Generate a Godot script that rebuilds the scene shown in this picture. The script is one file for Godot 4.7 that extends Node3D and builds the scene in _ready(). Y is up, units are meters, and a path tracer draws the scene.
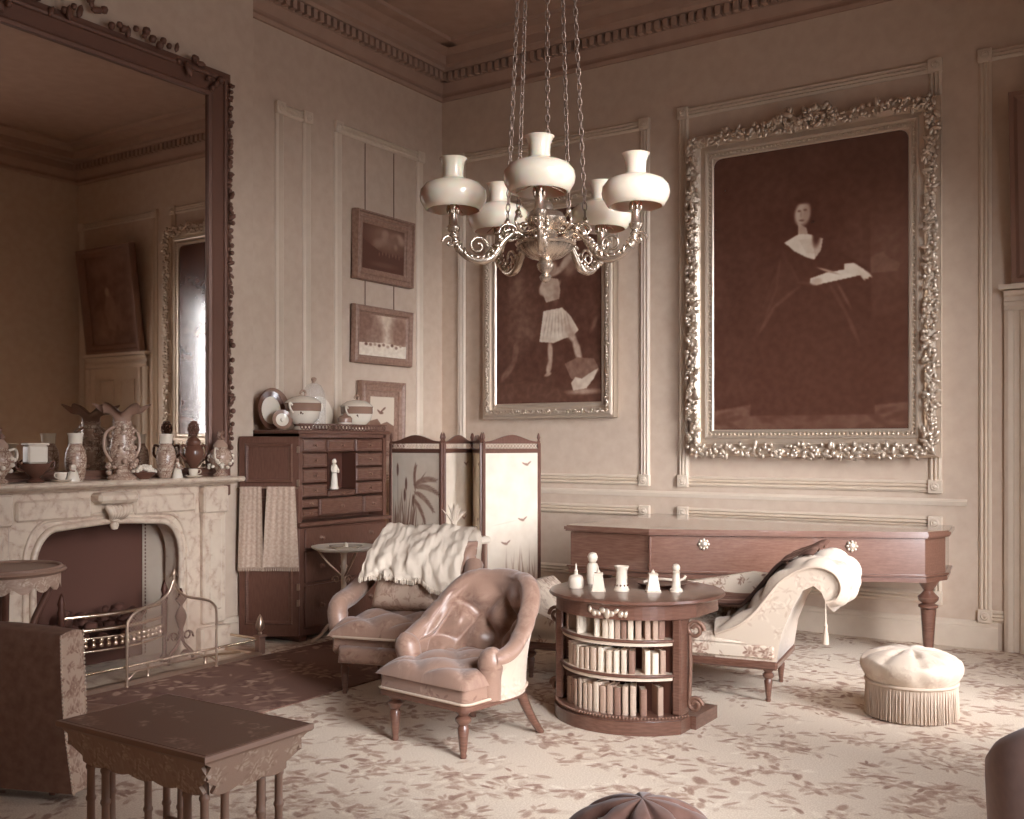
extends Node3D
# A Victorian drawing room: corner at the origin, wall_back in the plane z = 0, wall_left in x = 0, window wall at x = W.
const W := 6.55
const FRONT := 9.6
const CEIL := 5.3
var M := {}
var taken := {}
var rng := RandomNumberGenerator.new()
var px := PackedFloat32Array()
var pw := 0
var ph := 0
# ------------------------------------------------------------------ naming and nodes
func numbered(n: String) -> String:
	if not taken.has(n):
		taken[n] = 0
		return n
	taken[n] += 1
	return "%s_%03d" % [n, taken[n]]
func tag(o, label: String, category: String, group := ""):
	o.set_meta("label", label)
	o.set_meta("category", category)
	if group != "":
		o.set_meta("group", group)
	return o
func thing(called: String, label: String, category: String, at := Vector3.ZERO, turn := 0.0, group := "") -> Node3D:
	var o := Node3D.new()
	o.name = numbered(called)
	add_child(o, true)
	o.position = at
	o.rotation.y = turn
	tag(o, label, category, group)
	return o
func setting(called: String) -> Node3D:
	var o := Node3D.new()
	o.name = called
	add_child(o, true)
	o.set_meta("kind", "structure")
	return o
func copy_of(src: Node3D, label: String, at: Vector3, turn := 0.0) -> Node3D:
	var o: Node3D = src.duplicate()
	o.name = numbered(str(src.name).rstrip("0123456789").trim_suffix("_"))
	add_child(o, true)
	o.position = at
	o.rotation.y = turn
	o.set_meta("label", label)
	return o
func S() -> SurfaceTool:
	var s := SurfaceTool.new()
	s.begin(Mesh.PRIMITIVE_TRIANGLES)
	s.set_smooth_group(-1)
	return s
func mesh_of(s: SurfaceTool) -> ArrayMesh:
	s.generate_normals()
	s.index()
	return s.commit()
func part(s: SurfaceTool, called: String, m: Material, parent: Node = self, kind := "") -> MeshInstance3D:
	return part_mesh(mesh_of(s), called, m, parent, kind)
func part_mesh(me: Mesh, called: String, m: Material, parent: Node, kind := "", xf := Transform3D()) -> MeshInstance3D:
	var o := MeshInstance3D.new()
	o.mesh = me
	o.material_override = m
	o.name = numbered(called) if parent == self else called
	parent.add_child(o, true)
	o.transform = xf
	if kind != "":
		o.set_meta("kind", kind)
	return o
# ------------------------------------------------------------------ mesh building; quads run counter-clockwise seen from outside
func v3(x, y, z) -> Vector3:
	return Vector3(x, y, z)
func tri(s: SurfaceTool, a, b, c, ua := Vector2.ZERO, ub := Vector2.ZERO, uc := Vector2.ZERO):
	s.set_uv(ua); s.add_vertex(a)
	s.set_uv(uc); s.add_vertex(c)
	s.set_uv(ub); s.add_vertex(b)
func quad(s: SurfaceTool, a, b, c, d):
	tri(s, a, b, c)
	tri(s, a, c, d)
func quad_uv(s: SurfaceTool, a, b, c, d):
	tri(s, a, b, c, Vector2(0, 1), Vector2(1, 1), Vector2(1, 0))
	tri(s, a, c, d, Vector2(0, 1), Vector2(1, 0), Vector2(0, 0))
func tri_o(s: SurfaceTool, a: Vector3, b: Vector3, c: Vector3, o: Vector3):
	if (b - a).cross(c - a).dot((a + b + c) / 3.0 - o) < 0.0:
		tri(s, a, c, b)
	else:
		tri(s, a, b, c)
func quad_o(s: SurfaceTool, a, b, c, d, o):
	tri_o(s, a, b, c, o)
	tri_o(s, a, c, d, o)
# plain box given by its two corners
func box(s: SurfaceTool, lo: Vector3, hi: Vector3, xf := Transform3D()):
	cbox(s, (lo + hi) / 2.0, hi - lo, 0.0, xf)
# box with chamfered edges
func cbox(s: SurfaceTool, c: Vector3, size: Vector3, ch := 0.004, xf := Transform3D()):
	s.set_smooth_group(-1)
	var h := size / 2.0
	ch = minf(ch, minf(h.x, minf(h.y, h.z)) * 0.9)
	var o: Vector3 = xf * c
	var P := func(ax: int, sx: float, sy: float, sz: float) -> Vector3:
		var k := Vector3(ch, ch, ch)
		k[ax] = 0.0
		return xf * (c + Vector3((h.x - k.x) * sx, (h.y - k.y) * sy, (h.z - k.z) * sz))
	for s1 in [-1.0, 1.0]:
		quad_o(s, P.call(0, s1, -1, -1), P.call(0, s1, 1, -1), P.call(0, s1, 1, 1), P.call(0, s1, -1, 1), o)
		quad_o(s, P.call(1, -1, s1, -1), P.call(1, 1, s1, -1), P.call(1, 1, s1, 1), P.call(1, -1, s1, 1), o)
		quad_o(s, P.call(2, -1, -1, s1), P.call(2, 1, -1, s1), P.call(2, 1, 1, s1), P.call(2, -1, 1, s1), o)
	if ch <= 0.0:
		return
	for s1 in [-1.0, 1.0]:
		for s2 in [-1.0, 1.0]:
			quad_o(s, P.call(0, s1, s2, -1), P.call(0, s1, s2, 1), P.call(1, s1, s2, 1), P.call(1, s1, s2, -1), o)
			quad_o(s, P.call(0, s1, -1, s2), P.call(0, s1, 1, s2), P.call(2, s1, 1, s2), P.call(2, s1, -1, s2), o)
			quad_o(s, P.call(1, -1, s1, s2), P.call(1, 1, s1, s2), P.call(2, 1, s1, s2), P.call(2, -1, s1, s2), o)
			for s3 in [-1.0, 1.0]:
				tri_o(s, P.call(0, s1, s2, s3), P.call(1, s1, s2, s3), P.call(2, s1, s2, s3), o)
# surface of revolution; profile of Vector2(radius, height), bottom to top on the outside
func lathe(s: SurfaceTool, prof: Array, seg := 20, xf := Transform3D(), flutes := 0, depth := 0.0, squash := Vector2.ONE):
	var g := 1
	s.set_smooth_group(g)
	var ring := []
	for p in prof:
		var r := []
		for i in seg + 1:
			var a := TAU * (i % seg) / seg
			var k: float = p.x * (1.0 - depth * (0.5 + 0.5 * cos(a * flutes))) if flutes > 0 else p.x
			r.append(xf * Vector3(k * cos(a) * squash.x, p.y, k * sin(a) * squash.y))
		ring.append(r)
	for j in prof.size() - 1:
		if j > 0:
			var d0: Vector2 = (prof[j] - prof[j - 1]).normalized()
			var d1: Vector2 = (prof[j + 1] - prof[j]).normalized()
			if d0.dot(d1) < 0.72:
				g += 1
				s.set_smooth_group(g)
		for i in seg:
			var u0 := Vector2(float(i) / seg, 1.0 - float(j) / (prof.size() - 1))
			var u1 := Vector2(float(i + 1) / seg, 1.0 - float(j + 1) / (prof.size() - 1))
			var a = ring[j][i + 1]
			var b = ring[j][i]
			var c = ring[j + 1][i]
			var d = ring[j + 1][i + 1]
			if prof[j].x > 1e-5:
				tri(s, a, b, c, Vector2(u1.x, u0.y), u0, Vector2(u0.x, u1.y))
			if prof[j + 1].x > 1e-5:
				tri(s, a, c, d, Vector2(u1.x, u0.y), Vector2(u0.x, u1.y), u1)
	s.set_smooth_group(-1)
func P2(a: Array) -> Array:
	var o := []
	for i in a.size() / 2:
		o.append(Vector2(a[2 * i], a[2 * i + 1]))
	return o
# tube along points; radius a number or a list
func tube(s: SurfaceTool, pts: Array, rad, seg := 8, caps := true):
	s.set_smooth_group(1)
	var n := pts.size()
	var t0: Vector3 = (pts[1] - pts[0]).normalized()
	var side: Vector3 = t0.cross(Vector3.UP if absf(t0.y) < 0.9 else Vector3.RIGHT).normalized()
	var rings := []
	for i in n:
		var t: Vector3 = (pts[mini(i + 1, n - 1)] - pts[maxi(i - 1, 0)]).normalized()
		side = (side - t * side.dot(t)).normalized()
		var up := side.cross(t)
		var r: float = rad[i] if rad is Array else rad
		var ring := []
		for k in seg:
			var a := TAU * k / seg
			ring.append(pts[i] + (side * cos(a) + up * sin(a)) * r)
		rings.append(ring)
	for i in n - 1:
		for k in seg:
			var k2 := (k + 1) % seg
			quad(s, rings[i][k], rings[i + 1][k], rings[i + 1][k2], rings[i][k2])
	if caps:
		s.set_smooth_group(-1)
		for k in seg:
			var k2 := (k + 1) % seg
			tri(s, pts[0], rings[0][k], rings[0][k2])
			tri(s, pts[n - 1], rings[n - 1][k2], rings[n - 1][k])
	s.set_smooth_group(-1)
func curve(ctrl: Array, n := 24) -> Array:
	var c := []
	var m := ctrl.size()
	for i in n + 1:
		var t := float(i) / n * (m - 1)
		var k := mini(int(t), m - 2)
		c.append(ctrl[k].cubic_interpolate(ctrl[k + 1], ctrl[maxi(k - 1, 0)], ctrl[mini(k + 2, m - 1)], t - k))
	return c
# ellipsoid
func blob(s: SurfaceTool, c: Vector3, r: Vector3, b := Basis(), nu := 6, nv := 4):
	s.set_smooth_group(1)
	for j in nv:
		for i in nu:
			var p := []
			for q in [[1, 0], [0, 0], [0, 1], [1, 1]]:
				var a: float = TAU * ((i + q[0]) % nu) / nu
				var e: float = PI * (float(j + q[1]) / nv - 0.5)
				p.append(c + b * (r * Vector3(cos(a) * cos(e), sin(e), sin(a) * cos(e))))
			if j > 0:
				tri(s, p[0], p[1], p[2])
			if j < nv - 1:
				tri(s, p[0], p[2], p[3])
	s.set_smooth_group(-1)
# prism of a polygon in the xy plane, from z = 0 to z = depth
func prism(s: SurfaceTool, poly: Array, depth: float, xf := Transform3D(), smooth := false):
	var pp := PackedVector2Array(poly)
	var n := pp.size()
	var area := 0.0
	for i in n:
		area += pp[i].cross(pp[(i + 1) % n])
	if area < 0.0:
		pp.reverse()
	s.set_smooth_group(-1)
	var ids := Geometry2D.triangulate_polygon(pp)
	for k in ids.size() / 3:
		var a := pp[ids[3 * k]]
		var b := pp[ids[3 * k + 1]]
		var c := pp[ids[3 * k + 2]]
		if (b - a).cross(c - a) < 0.0:
			var t := b
			b = c
			c = t
		tri(s, xf * v3(a.x, a.y, depth), xf * v3(b.x, b.y, depth), xf * v3(c.x, c.y, depth), a, b, c)
		tri(s, xf * v3(a.x, a.y, 0), xf * v3(c.x, c.y, 0), xf * v3(b.x, b.y, 0), a, c, b)
	if smooth:
		s.set_smooth_group(1)
	for i in n:
		var a := pp[i]
		var b := pp[(i + 1) % n]
		quad(s, xf * v3(a.x, a.y, 0), xf * v3(b.x, b.y, 0), xf * v3(b.x, b.y, depth), xf * v3(a.x, a.y, depth))
	s.set_smooth_group(-1)
# parametric sheet: f(u, v), facing du x dv
func sheet(s: SurfaceTool, f: Callable, nu: int, nv: int, flip := false, wrap_u := false):
	s.set_smooth_group(1)
	var g := []
	for i in nu + 1:
		var row := []
		for j in nv + 1:
			row.append(f.call(float(i % nu if wrap_u else i) / nu, float(j) / nv))
		g.append(row)
	for i in nu:
		for j in nv:
			var a = g[i][j]; var b = g[i + 1][j]; var c = g[i + 1][j + 1]; var d = g[i][j + 1]
			var ua := Vector2(float(i) / nu, 1.0 - float(j) / nv); var ub := Vector2(float(i + 1) / nu, ua.y)
			var uc := Vector2(ub.x, 1.0 - float(j + 1) / nv); var ud := Vector2(ua.x, uc.y)
			if flip:
				tri(s, a, c, b, ua, uc, ub)
				tri(s, a, d, c, ua, ud, uc)
			else:
				tri(s, a, b, c, ua, ub, uc)
				tri(s, a, c, d, ua, uc, ud)
	s.set_smooth_group(-1)
# mitred rectangular frame in the xy plane round an opening w x h; profile of Vector2(out, height)
func frame_rings(s: SurfaceTool, w: float, h: float, prof: Array, xf := Transform3D()):
	s.set_smooth_group(-1)
	for k in prof.size() - 1:
		var p: Vector2 = prof[k]
		var q: Vector2 = prof[k + 1]
		var A := [v3(-w / 2 - p.x, -h / 2 - p.x, p.y), v3(w / 2 + p.x, -h / 2 - p.x, p.y), v3(w / 2 + p.x, h / 2 + p.x, p.y), v3(-w / 2 - p.x, h / 2 + p.x, p.y)]
		var B := [v3(-w / 2 - q.x, -h / 2 - q.x, q.y), v3(w / 2 + q.x, -h / 2 - q.x, q.y), v3(w / 2 + q.x, h / 2 + q.x, q.y), v3(-w / 2 - q.x, h / 2 + q.x, q.y)]
		for i in 4:
			var j := (i + 1) % 4
			quad(s, xf * A[i], xf * B[i], xf * B[j], xf * A[j])
# a moulding: open profile of Vector2(across, out) carried from p0 by the vector run
func moulding(s: SurfaceTool, prof: Array, p0: Vector3, run: Vector3, across: Vector3, out: Vector3):
	s.set_smooth_group(-1)
	for k in prof.size() - 1:
		var a: Vector3 = p0 + across * prof[k].x + out * prof[k].y
		var b: Vector3 = p0 + across * prof[k + 1].x + out * prof[k + 1].y
		var fl: bool = across.cross(out).dot(run) > 0.0
		if fl:
			quad(s, b, a, a + run, b + run)
		else:
			quad(s, a, b, b + run, a + run)
func tuft(u: float, v: float, p := 0.45) -> float:
	var a := absf(sin(PI * (u + v)))
	var b := absf(sin(PI * (u - v)))
	return pow(a * b, p)
# ------------------------------------------------------------------ tones of the print, and computed textures
const RAMP := [Color8(80, 46, 35), Color8(106, 71, 57), Color8(142, 108, 91), Color8(178, 147, 127), Color8(211, 190, 168), Color8(241, 228, 209)]
func T(v: float) -> Color:
	var t := clampf(v, 0.0, 1.0) * 5.0
	var k := mini(int(t), 4)
	return RAMP[k].lerp(RAMP[k + 1], t - k)
func canvas(w: int, h: int, v: float):
	pw = w
	ph = h
	px.resize(w * h)
	px.fill(v)
func c_ell(cx: float, cy: float, rx: float, ry: float, rot: float, v: float, soft := 0.15, alpha := 1.0, wrap := false):
	var X := cx * pw; var Y := cy * ph; var A := rx * pw; var B := ry * pw
	var R := maxf(A, B) * (1.0 + soft)
	var c := cos(rot); var sn := sin(rot)
	for y in range(int(Y - R) - 1, int(Y + R) + 2):
		if not wrap and (y < 0 or y >= ph):
			continue
		for x in range(int(X - R) - 1, int(X + R) + 2):
			if not wrap and (x < 0 or x >= pw):
				continue
			var dx := x - X; var dy := y - Y
			var e := sqrt(pow((dx * c + dy * sn) / A, 2.0) + pow((-dx * sn + dy * c) / B, 2.0))
			var k := clampf((1.0 + soft - e) / (2.0 * soft), 0.0, 1.0) * alpha
			if k > 0.0:
				var i := posmod(y, ph) * pw + posmod(x, pw)
				px[i] = lerpf(px[i], v, k)
func c_poly(p: Array, v: float, alpha := 1.0):
	var pp := PackedVector2Array()
	for i in p.size() / 2:
		pp.append(Vector2(p[2 * i] * pw, p[2 * i + 1] * ph))
	var lo := pp[0]; var hi := pp[0]
	for q in pp:
		lo = lo.min(q); hi = hi.max(q)
	for y in range(maxi(int(lo.y), 0), mini(int(hi.y) + 1, ph)):
		for x in range(maxi(int(lo.x), 0), mini(int(hi.x) + 1, pw)):
			if Geometry2D.is_point_in_polygon(Vector2(x + 0.5, y + 0.5), pp):
				px[y * pw + x] = lerpf(px[y * pw + x], v, alpha)
func c_line(p: Array, wd: float, v: float, alpha := 1.0):
	for i in p.size() / 2 - 1:
		var a := Vector2(p[2 * i], p[2 * i + 1]); var b := Vector2(p[2 * i + 2], p[2 * i + 3])
		var d := (b - a) * Vector2(pw, ph)
		c_ell((a.x + b.x) / 2, (a.y + b.y) / 2, d.length() / 2 / pw + wd / 2, wd, d.angle(), v, 0.3, alpha)
func c_noise(amp: float, freq: float, sd := 1, oct := 3):
	var n := FastNoiseLite.new()
	n.seed = sd
	n.frequency = freq
	n.fractal_octaves = oct
	for y in ph:
		for x in pw:
			px[y * pw + x] += amp * n.get_noise_2d(x, y)
func c_blur(times := 1):
	for t in times:
		var o := px.duplicate()
		for y in range(1, ph - 1):
			for x in range(1, pw - 1):
				var i := y * pw + x
				px[i] = (o[i] * 2.0 + o[i - 1] + o[i + 1] + o[i - pw] + o[i + pw]) / 6.0
func c_tex() -> ImageTexture:
	var lut := []
	for i in 257:
		lut.append(T(i / 256.0))
	var by := PackedByteArray()
	by.resize(pw * ph * 3)
	for i in pw * ph:
		var c: Color = lut[int(clampf(px[i], 0.0, 1.0) * 256.0)]
		by[3 * i] = c.r8; by[3 * i + 1] = c.g8; by[3 * i + 2] = c.b8
	return ImageTexture.create_from_image(Image.create_from_data(pw, ph, false, Image.FORMAT_RGB8, by))
# a woven floral: clusters of leaves and blossoms on a ground, repeating at its edges
func floral(n: int, sd: int, ground: float, tones: Array, clusters: int, size: float, amp := 0.05) -> ImageTexture:
	canvas(n, n, ground)
	var r := RandomNumberGenerator.new()
	r.seed = sd
	for k in clusters:
		var cx := r.randf(); var cy := r.randf(); var a0 := r.randf() * TAU
		for l in r.randi_range(7, 13):
			var a := a0 + r.randf_range(-1.5, 1.5) + (PI if l % 3 == 0 else 0.0)
			var d := r.randf_range(0.5, 2.6) * size
			var L := size * r.randf_range(0.45, 1.0)
			c_ell(cx + cos(a) * d, cy + sin(a) * d * 0.7, L, L * r.randf_range(0.25, 0.5), a + r.randf_range(-0.6, 0.6), tones[r.randi() % tones.size()], 0.3, r.randf_range(0.5, 0.95), true)
		if k % 2 == 0:
			for l in 6:
				c_ell(cx + cos(l * 1.047) * size * 0.5, cy + sin(l * 1.047) * size * 0.5, size * 0.42, size * 0.36, 0, tones[l % tones.size()], 0.3, 0.8, true)
			c_ell(cx, cy, size * 0.3, size * 0.3, 0, ground * 0.85, 0.3, 1.0, true)
	if amp > 0.0:
		c_noise(amp, 0.21, sd, 2)
	return c_tex()
func noise_tex(freq: float, lo: float, hi: float, kind := "plain", size := 512, sd := 3) -> NoiseTexture2D:
	var f := FastNoiseLite.new()
	f.seed = sd
	f.frequency = freq
	f.noise_type = FastNoiseLite.TYPE_SIMPLEX_SMOOTH
	f.fractal_octaves = 5
	var g := Gradient.new()
	g.offsets = PackedFloat32Array([0.0, 1.0])
	g.colors = PackedColorArray([T(lo), T(hi)])
	if kind == "vein":
		f.fractal_type = FastNoiseLite.FRACTAL_RIDGED
		f.domain_warp_enabled = true
		f.domain_warp_amplitude = 40.0
		f.domain_warp_frequency = 0.01
		g.offsets = PackedFloat32Array([0.0, 0.55, 0.8, 1.0])
		g.colors = PackedColorArray([T(hi), T(hi - 0.04), T((lo + hi) / 2.0), T(lo)])
	var t := NoiseTexture2D.new()
	t.width = size
	t.height = size
	t.seamless = true
	t.noise = f
	t.color_ramp = g
	return t
func mat(called: String, c: Color, rough := 0.7, metal := 0.0, tex: Texture2D = null, scale := Vector3.ONE, world := false, extra := {}) -> StandardMaterial3D:
	var m := StandardMaterial3D.new()
	m.resource_name = called
	m.albedo_color = c
	m.roughness = rough
	m.metallic = metal
	if tex:
		m.albedo_color = Color.WHITE
		m.albedo_texture = tex
		if scale != Vector3.ZERO:
			m.uv1_triplanar = true
			m.uv1_world_triplanar = world
			m.uv1_scale = scale
	for k in extra:
		m.set(k, extra[k])
	M[called] = m
	return m
# ------------------------------------------------------------------ the scene
func _ready():
	rng.seed = 7
	# camera: level, vertical lines kept upright by a small lens shift
	var cam := Camera3D.new()
	cam.name = "camera"
	add_child(cam)
	cam.position = v3(6.243, 1.5, 8.178)
	cam.rotation.y = deg_to_rad(33.48)
	cam.near = 0.05
	cam.far = 60.0
	var near_h := 0.05 * 819.0 / 1032.0
	cam.set_frustum(near_h, Vector2(0, 0.05 * 33.5 / 1032.0), 0.05, 60.0)
	cam.current = true
	# overcast sky outside the windows
	var env := Environment.new()
	env.background_mode = Environment.BG_SKY
	var sky := Sky.new()
	var sm := ProceduralSkyMaterial.new()
	sm.sky_top_color = Color(0.8, 0.85, 0.92)
	sm.sky_horizon_color = Color(0.88, 0.91, 0.95)
	sm.ground_bottom_color = Color(0.42, 0.38, 0.34)
	sm.ground_horizon_color = Color(0.6, 0.56, 0.5)
	sky.sky_material = sm
	env.sky = sky
	env.background_energy_multiplier = 2.0
	env.ambient_light_source = Environment.AMBIENT_SOURCE_DISABLED
	env.tonemap_mode = Environment.TONE_MAPPER_LINEAR
	env.tonemap_exposure = 1.0
	env.sdfgi_enabled = true
	env.ssao_enabled = true
	env.ssil_enabled = true
	var we := WorldEnvironment.new()
	we.name = "environment"
	we.environment = env
	add_child(we)
	# bright hazy sky, highest towards the window side
	var sun := DirectionalLight3D.new()
	sun.name = "hazy_sun"
	sun.light_energy = 9.5
	sun.light_color = Color(0.955, 0.97, 1.0)
	sun.light_angular_distance = 52.0
	sun.shadow_enabled = true
	sun.sky_mode = DirectionalLight3D.SKY_MODE_LIGHT_ONLY
	add_child(sun)
	sun.look_at_from_position(Vector3.ZERO, v3(-0.76, -0.33, -0.56))
	# daylight through the tall windows: z from, z to, energy
	for w in WINDOWS:
		var l := AreaLight3D.new()
		l.name = "window_daylight"
		l.area_size = Vector2(w[1] - w[0], WTOP - WSILL)
		l.light_energy = w[2]
		l.light_color = Color(0.955, 0.97, 1.0)
		l.area_range = 20.0
		l.area_attenuation = 2.0
		l.shadow_enabled = true
		add_child(l, true)
		l.position = v3(W + 0.32, (WTOP + WSILL) / 2.0, (w[0] + w[1]) / 2.0)
		l.rotation.y = PI / 2
	materials()
	room()
	panelling()
	door_and_overdoor()
	fireplace()
	overmantel()
	large_pictures()
	small_pictures()
	piano()
	chaise()
	drum_bookcase()
	slipper_chair()
	cushioned_armchair()
	cabinet()
	folding_screen()
	pouf()
	chandelier()
	foreground()
	tripod_table()
	mantel_ornaments()
	cabinet_china()
	bookcase_ivories()
const WINDOWS := [[2.0, 3.5, 6.5], [4.9, 6.4, 7.5]]
const WSILL := 0.55
const WTOP := 3.65
func materials():
	mat("wallpaper", T(0.5), 0.85, 0, noise_tex(0.02, 0.72, 0.78, "plain", 512, 5), v3(0.7, 0.7, 0.7), true)
	mat("paint", T(0.7), 0.55, 0, noise_tex(0.03, 0.82, 0.86, "plain", 256, 6), v3(1, 1, 1), true)
	mat("plaster", T(0.55), 0.9, 0, noise_tex(0.03, 0.54, 0.6, "plain", 256, 8), v3(0.6, 0.6, 0.6), true)
	mat("darkpaint", T(0.3), 0.5)
	mat("marble", T(0.7), 0.3, 0, noise_tex(0.006, 0.56, 0.84, "vein", 512, 11), v3(1.7, 1.7, 1.7), true)
	mat("mahogany", T(0.2), 0.28, 0, noise_tex(0.03, 0.16, 0.34, "plain", 512, 12), v3(0.5, 4.0, 4.0), false, {"clearcoat_enabled": true, "clearcoat": 1.0, "clearcoat_roughness": 0.05})
	mat("rosewood", T(0.18), 0.35, 0, noise_tex(0.03, 0.1, 0.26, "plain", 512, 13), v3(5.0, 0.7, 5.0))
	mat("walnut", T(0.3), 0.3, 0, noise_tex(0.03, 0.1, 0.3, "plain", 512, 14), v3(0.8, 5.0, 0.8), false, {"clearcoat_enabled": true, "clearcoat": 0.5, "clearcoat_roughness": 0.15})
	mat("ebony", T(0.04), 0.35)
	mat("palewood", T(0.84), 0.35)
	mat("wire", T(0.6), 0.5)
	mat("chain_bronze", Color8(140, 118, 104), 0.4, 0.5)
	mat("oak_frame", T(0.45), 0.5, 0, noise_tex(0.03, 0.36, 0.54, "plain", 256, 15), v3(3, 3, 3))
	mat("white_marble", T(1.0), 0.3)
	mat("mirror_frame", T(0.26), 0.5, 0.2)
	mat("bamboo", T(0.5), 0.4)
	mat("gilt", Color8(216, 198, 178), 0.34, 0.6)
	mat("gilt_dull", T(0.4), 0.5, 0.4)
	mat("bronze", Color8(205, 188, 170), 0.25, 0.9)
	mat("steel", T(0.8), 0.22, 0.95)
	mat("iron", T(0.06), 0.5, 0.4)
	mat("soot", T(0.08), 0.9)
	mat("brass", T(0.7), 0.3, 0.85)
	mat("opal", T(0.86), 0.16, 0, null, Vector3.ONE, false, {"subsurf_scatter_enabled": true, "subsurf_scatter_strength": 0.25, "backlight_enabled": true, "backlight": Color(0.25, 0.24, 0.22)})
	mat("mirror", Color(0.86, 0.83, 0.8), 0.02, 1.0)
	mat("ivory", T(0.88), 0.35)
	mat("porcelain", T(0.95), 0.12)
	mat("china_dark", T(0.2), 0.18)
	mat("china_band", T(0.45), 0.2)
	mat("china_mid", T(0.6), 0.2)
	mat("lace", T(0.97), 0.9, 0, noise_tex(0.12, 0.75, 1.0, "plain", 256, 21), v3(9, 9, 9))
	mat("linen", T(0.78), 0.9, 0, noise_tex(0.05, 0.6, 0.78, "plain", 256, 22), v3(3, 3, 3))
	mat("leather", T(0.1), 0.5, 0, noise_tex(0.03, 0.3, 0.46, "plain", 256, 23), v3(2, 2, 2))
	mat("window_paint", T(0.6), 0.5)
	mat("curtain", T(0.2), 0.95)
	mat("paper", T(0.92), 0.9)
	mat("sky_glass", Color(1, 1, 1, 0.06), 0.02, 0, null, Vector3.ONE, false, {"transparency": BaseMaterial3D.TRANSPARENCY_ALPHA})
	mat("dome_glass", Color(1, 1, 1, 0.12), 0.03, 0, null, Vector3.ONE, false, {"transparency": BaseMaterial3D.TRANSPARENCY_ALPHA})
	mat("carpet", T(0.8), 0.97, 0, floral(1024, 31, 0.84, [0.64, 0.58, 0.72, 0.5, 0.76, 0.92, 0.45], 190, 0.021, 0.12), v3(0.45, 0.45, 0.45), true)
	mat("rug", T(0.3), 0.97, 0, floral(768, 32, 0.26, [0.45, 0.6, 0.2, 0.36, 0.14], 50, 0.035), v3(0.6, 0.6, 0.6), true)
	mat("satin", T(0.6), 0.32, 0, floral(384, 33, 0.46, [0.36, 0.4, 0.6, 0.54, 0.3], 22, 0.05), v3(2.4, 2.4, 2.4), false, {"rim_enabled": true, "rim": 0.5, "rim_tint": 0.5})
	mat("pale_satin", T(0.9), 0.55, 0, floral(384, 34, 0.8, [0.74, 0.7, 0.86], 20, 0.05, 0.02), v3(2.4, 2.4, 2.4), false, {"rim_enabled": true, "rim": 0.4, "rim_tint": 0.5})
	mat("chintz", T(0.8), 0.7, 0, floral(384, 35, 0.84, [0.45, 0.6, 0.72, 0.36], 22, 0.05), v3(2.6, 2.6, 2.6))
	mat("brocade", T(0.6), 0.7, 0, floral(384, 36, 0.68, [0.45, 0.55, 0.4], 16, 0.06), v3(4, 4, 4))
	mat("velvet", T(0.2), 0.8, 0, noise_tex(0.03, 0.16, 0.26, "plain", 256, 24), v3(3, 3, 3), false, {"rim_enabled": true, "rim": 0.6, "rim_tint": 0.6})
	mat("trim", T(0.75), 0.8)
	mat("tabletop", T(0.15), 0.4, 0, floral(384, 37, 0.3, [0.4, 0.5, 0.36, 0.6], 12, 0.04), v3(2.2, 2.2, 2.2))
	mat("valance", T(0.5), 0.6, 0, floral(256, 38, 0.6, [0.8, 0.74, 0.5], 18, 0.06), v3(5, 5, 5))
	mat("encrusted", T(0.6), 0.25, 0, floral(256, 39, 0.6, [0.9, 0.3, 0.2, 0.8], 26, 0.07), v3(7, 7, 7))
	mat("stripe_dark", T(0.3), 0.75)
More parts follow.
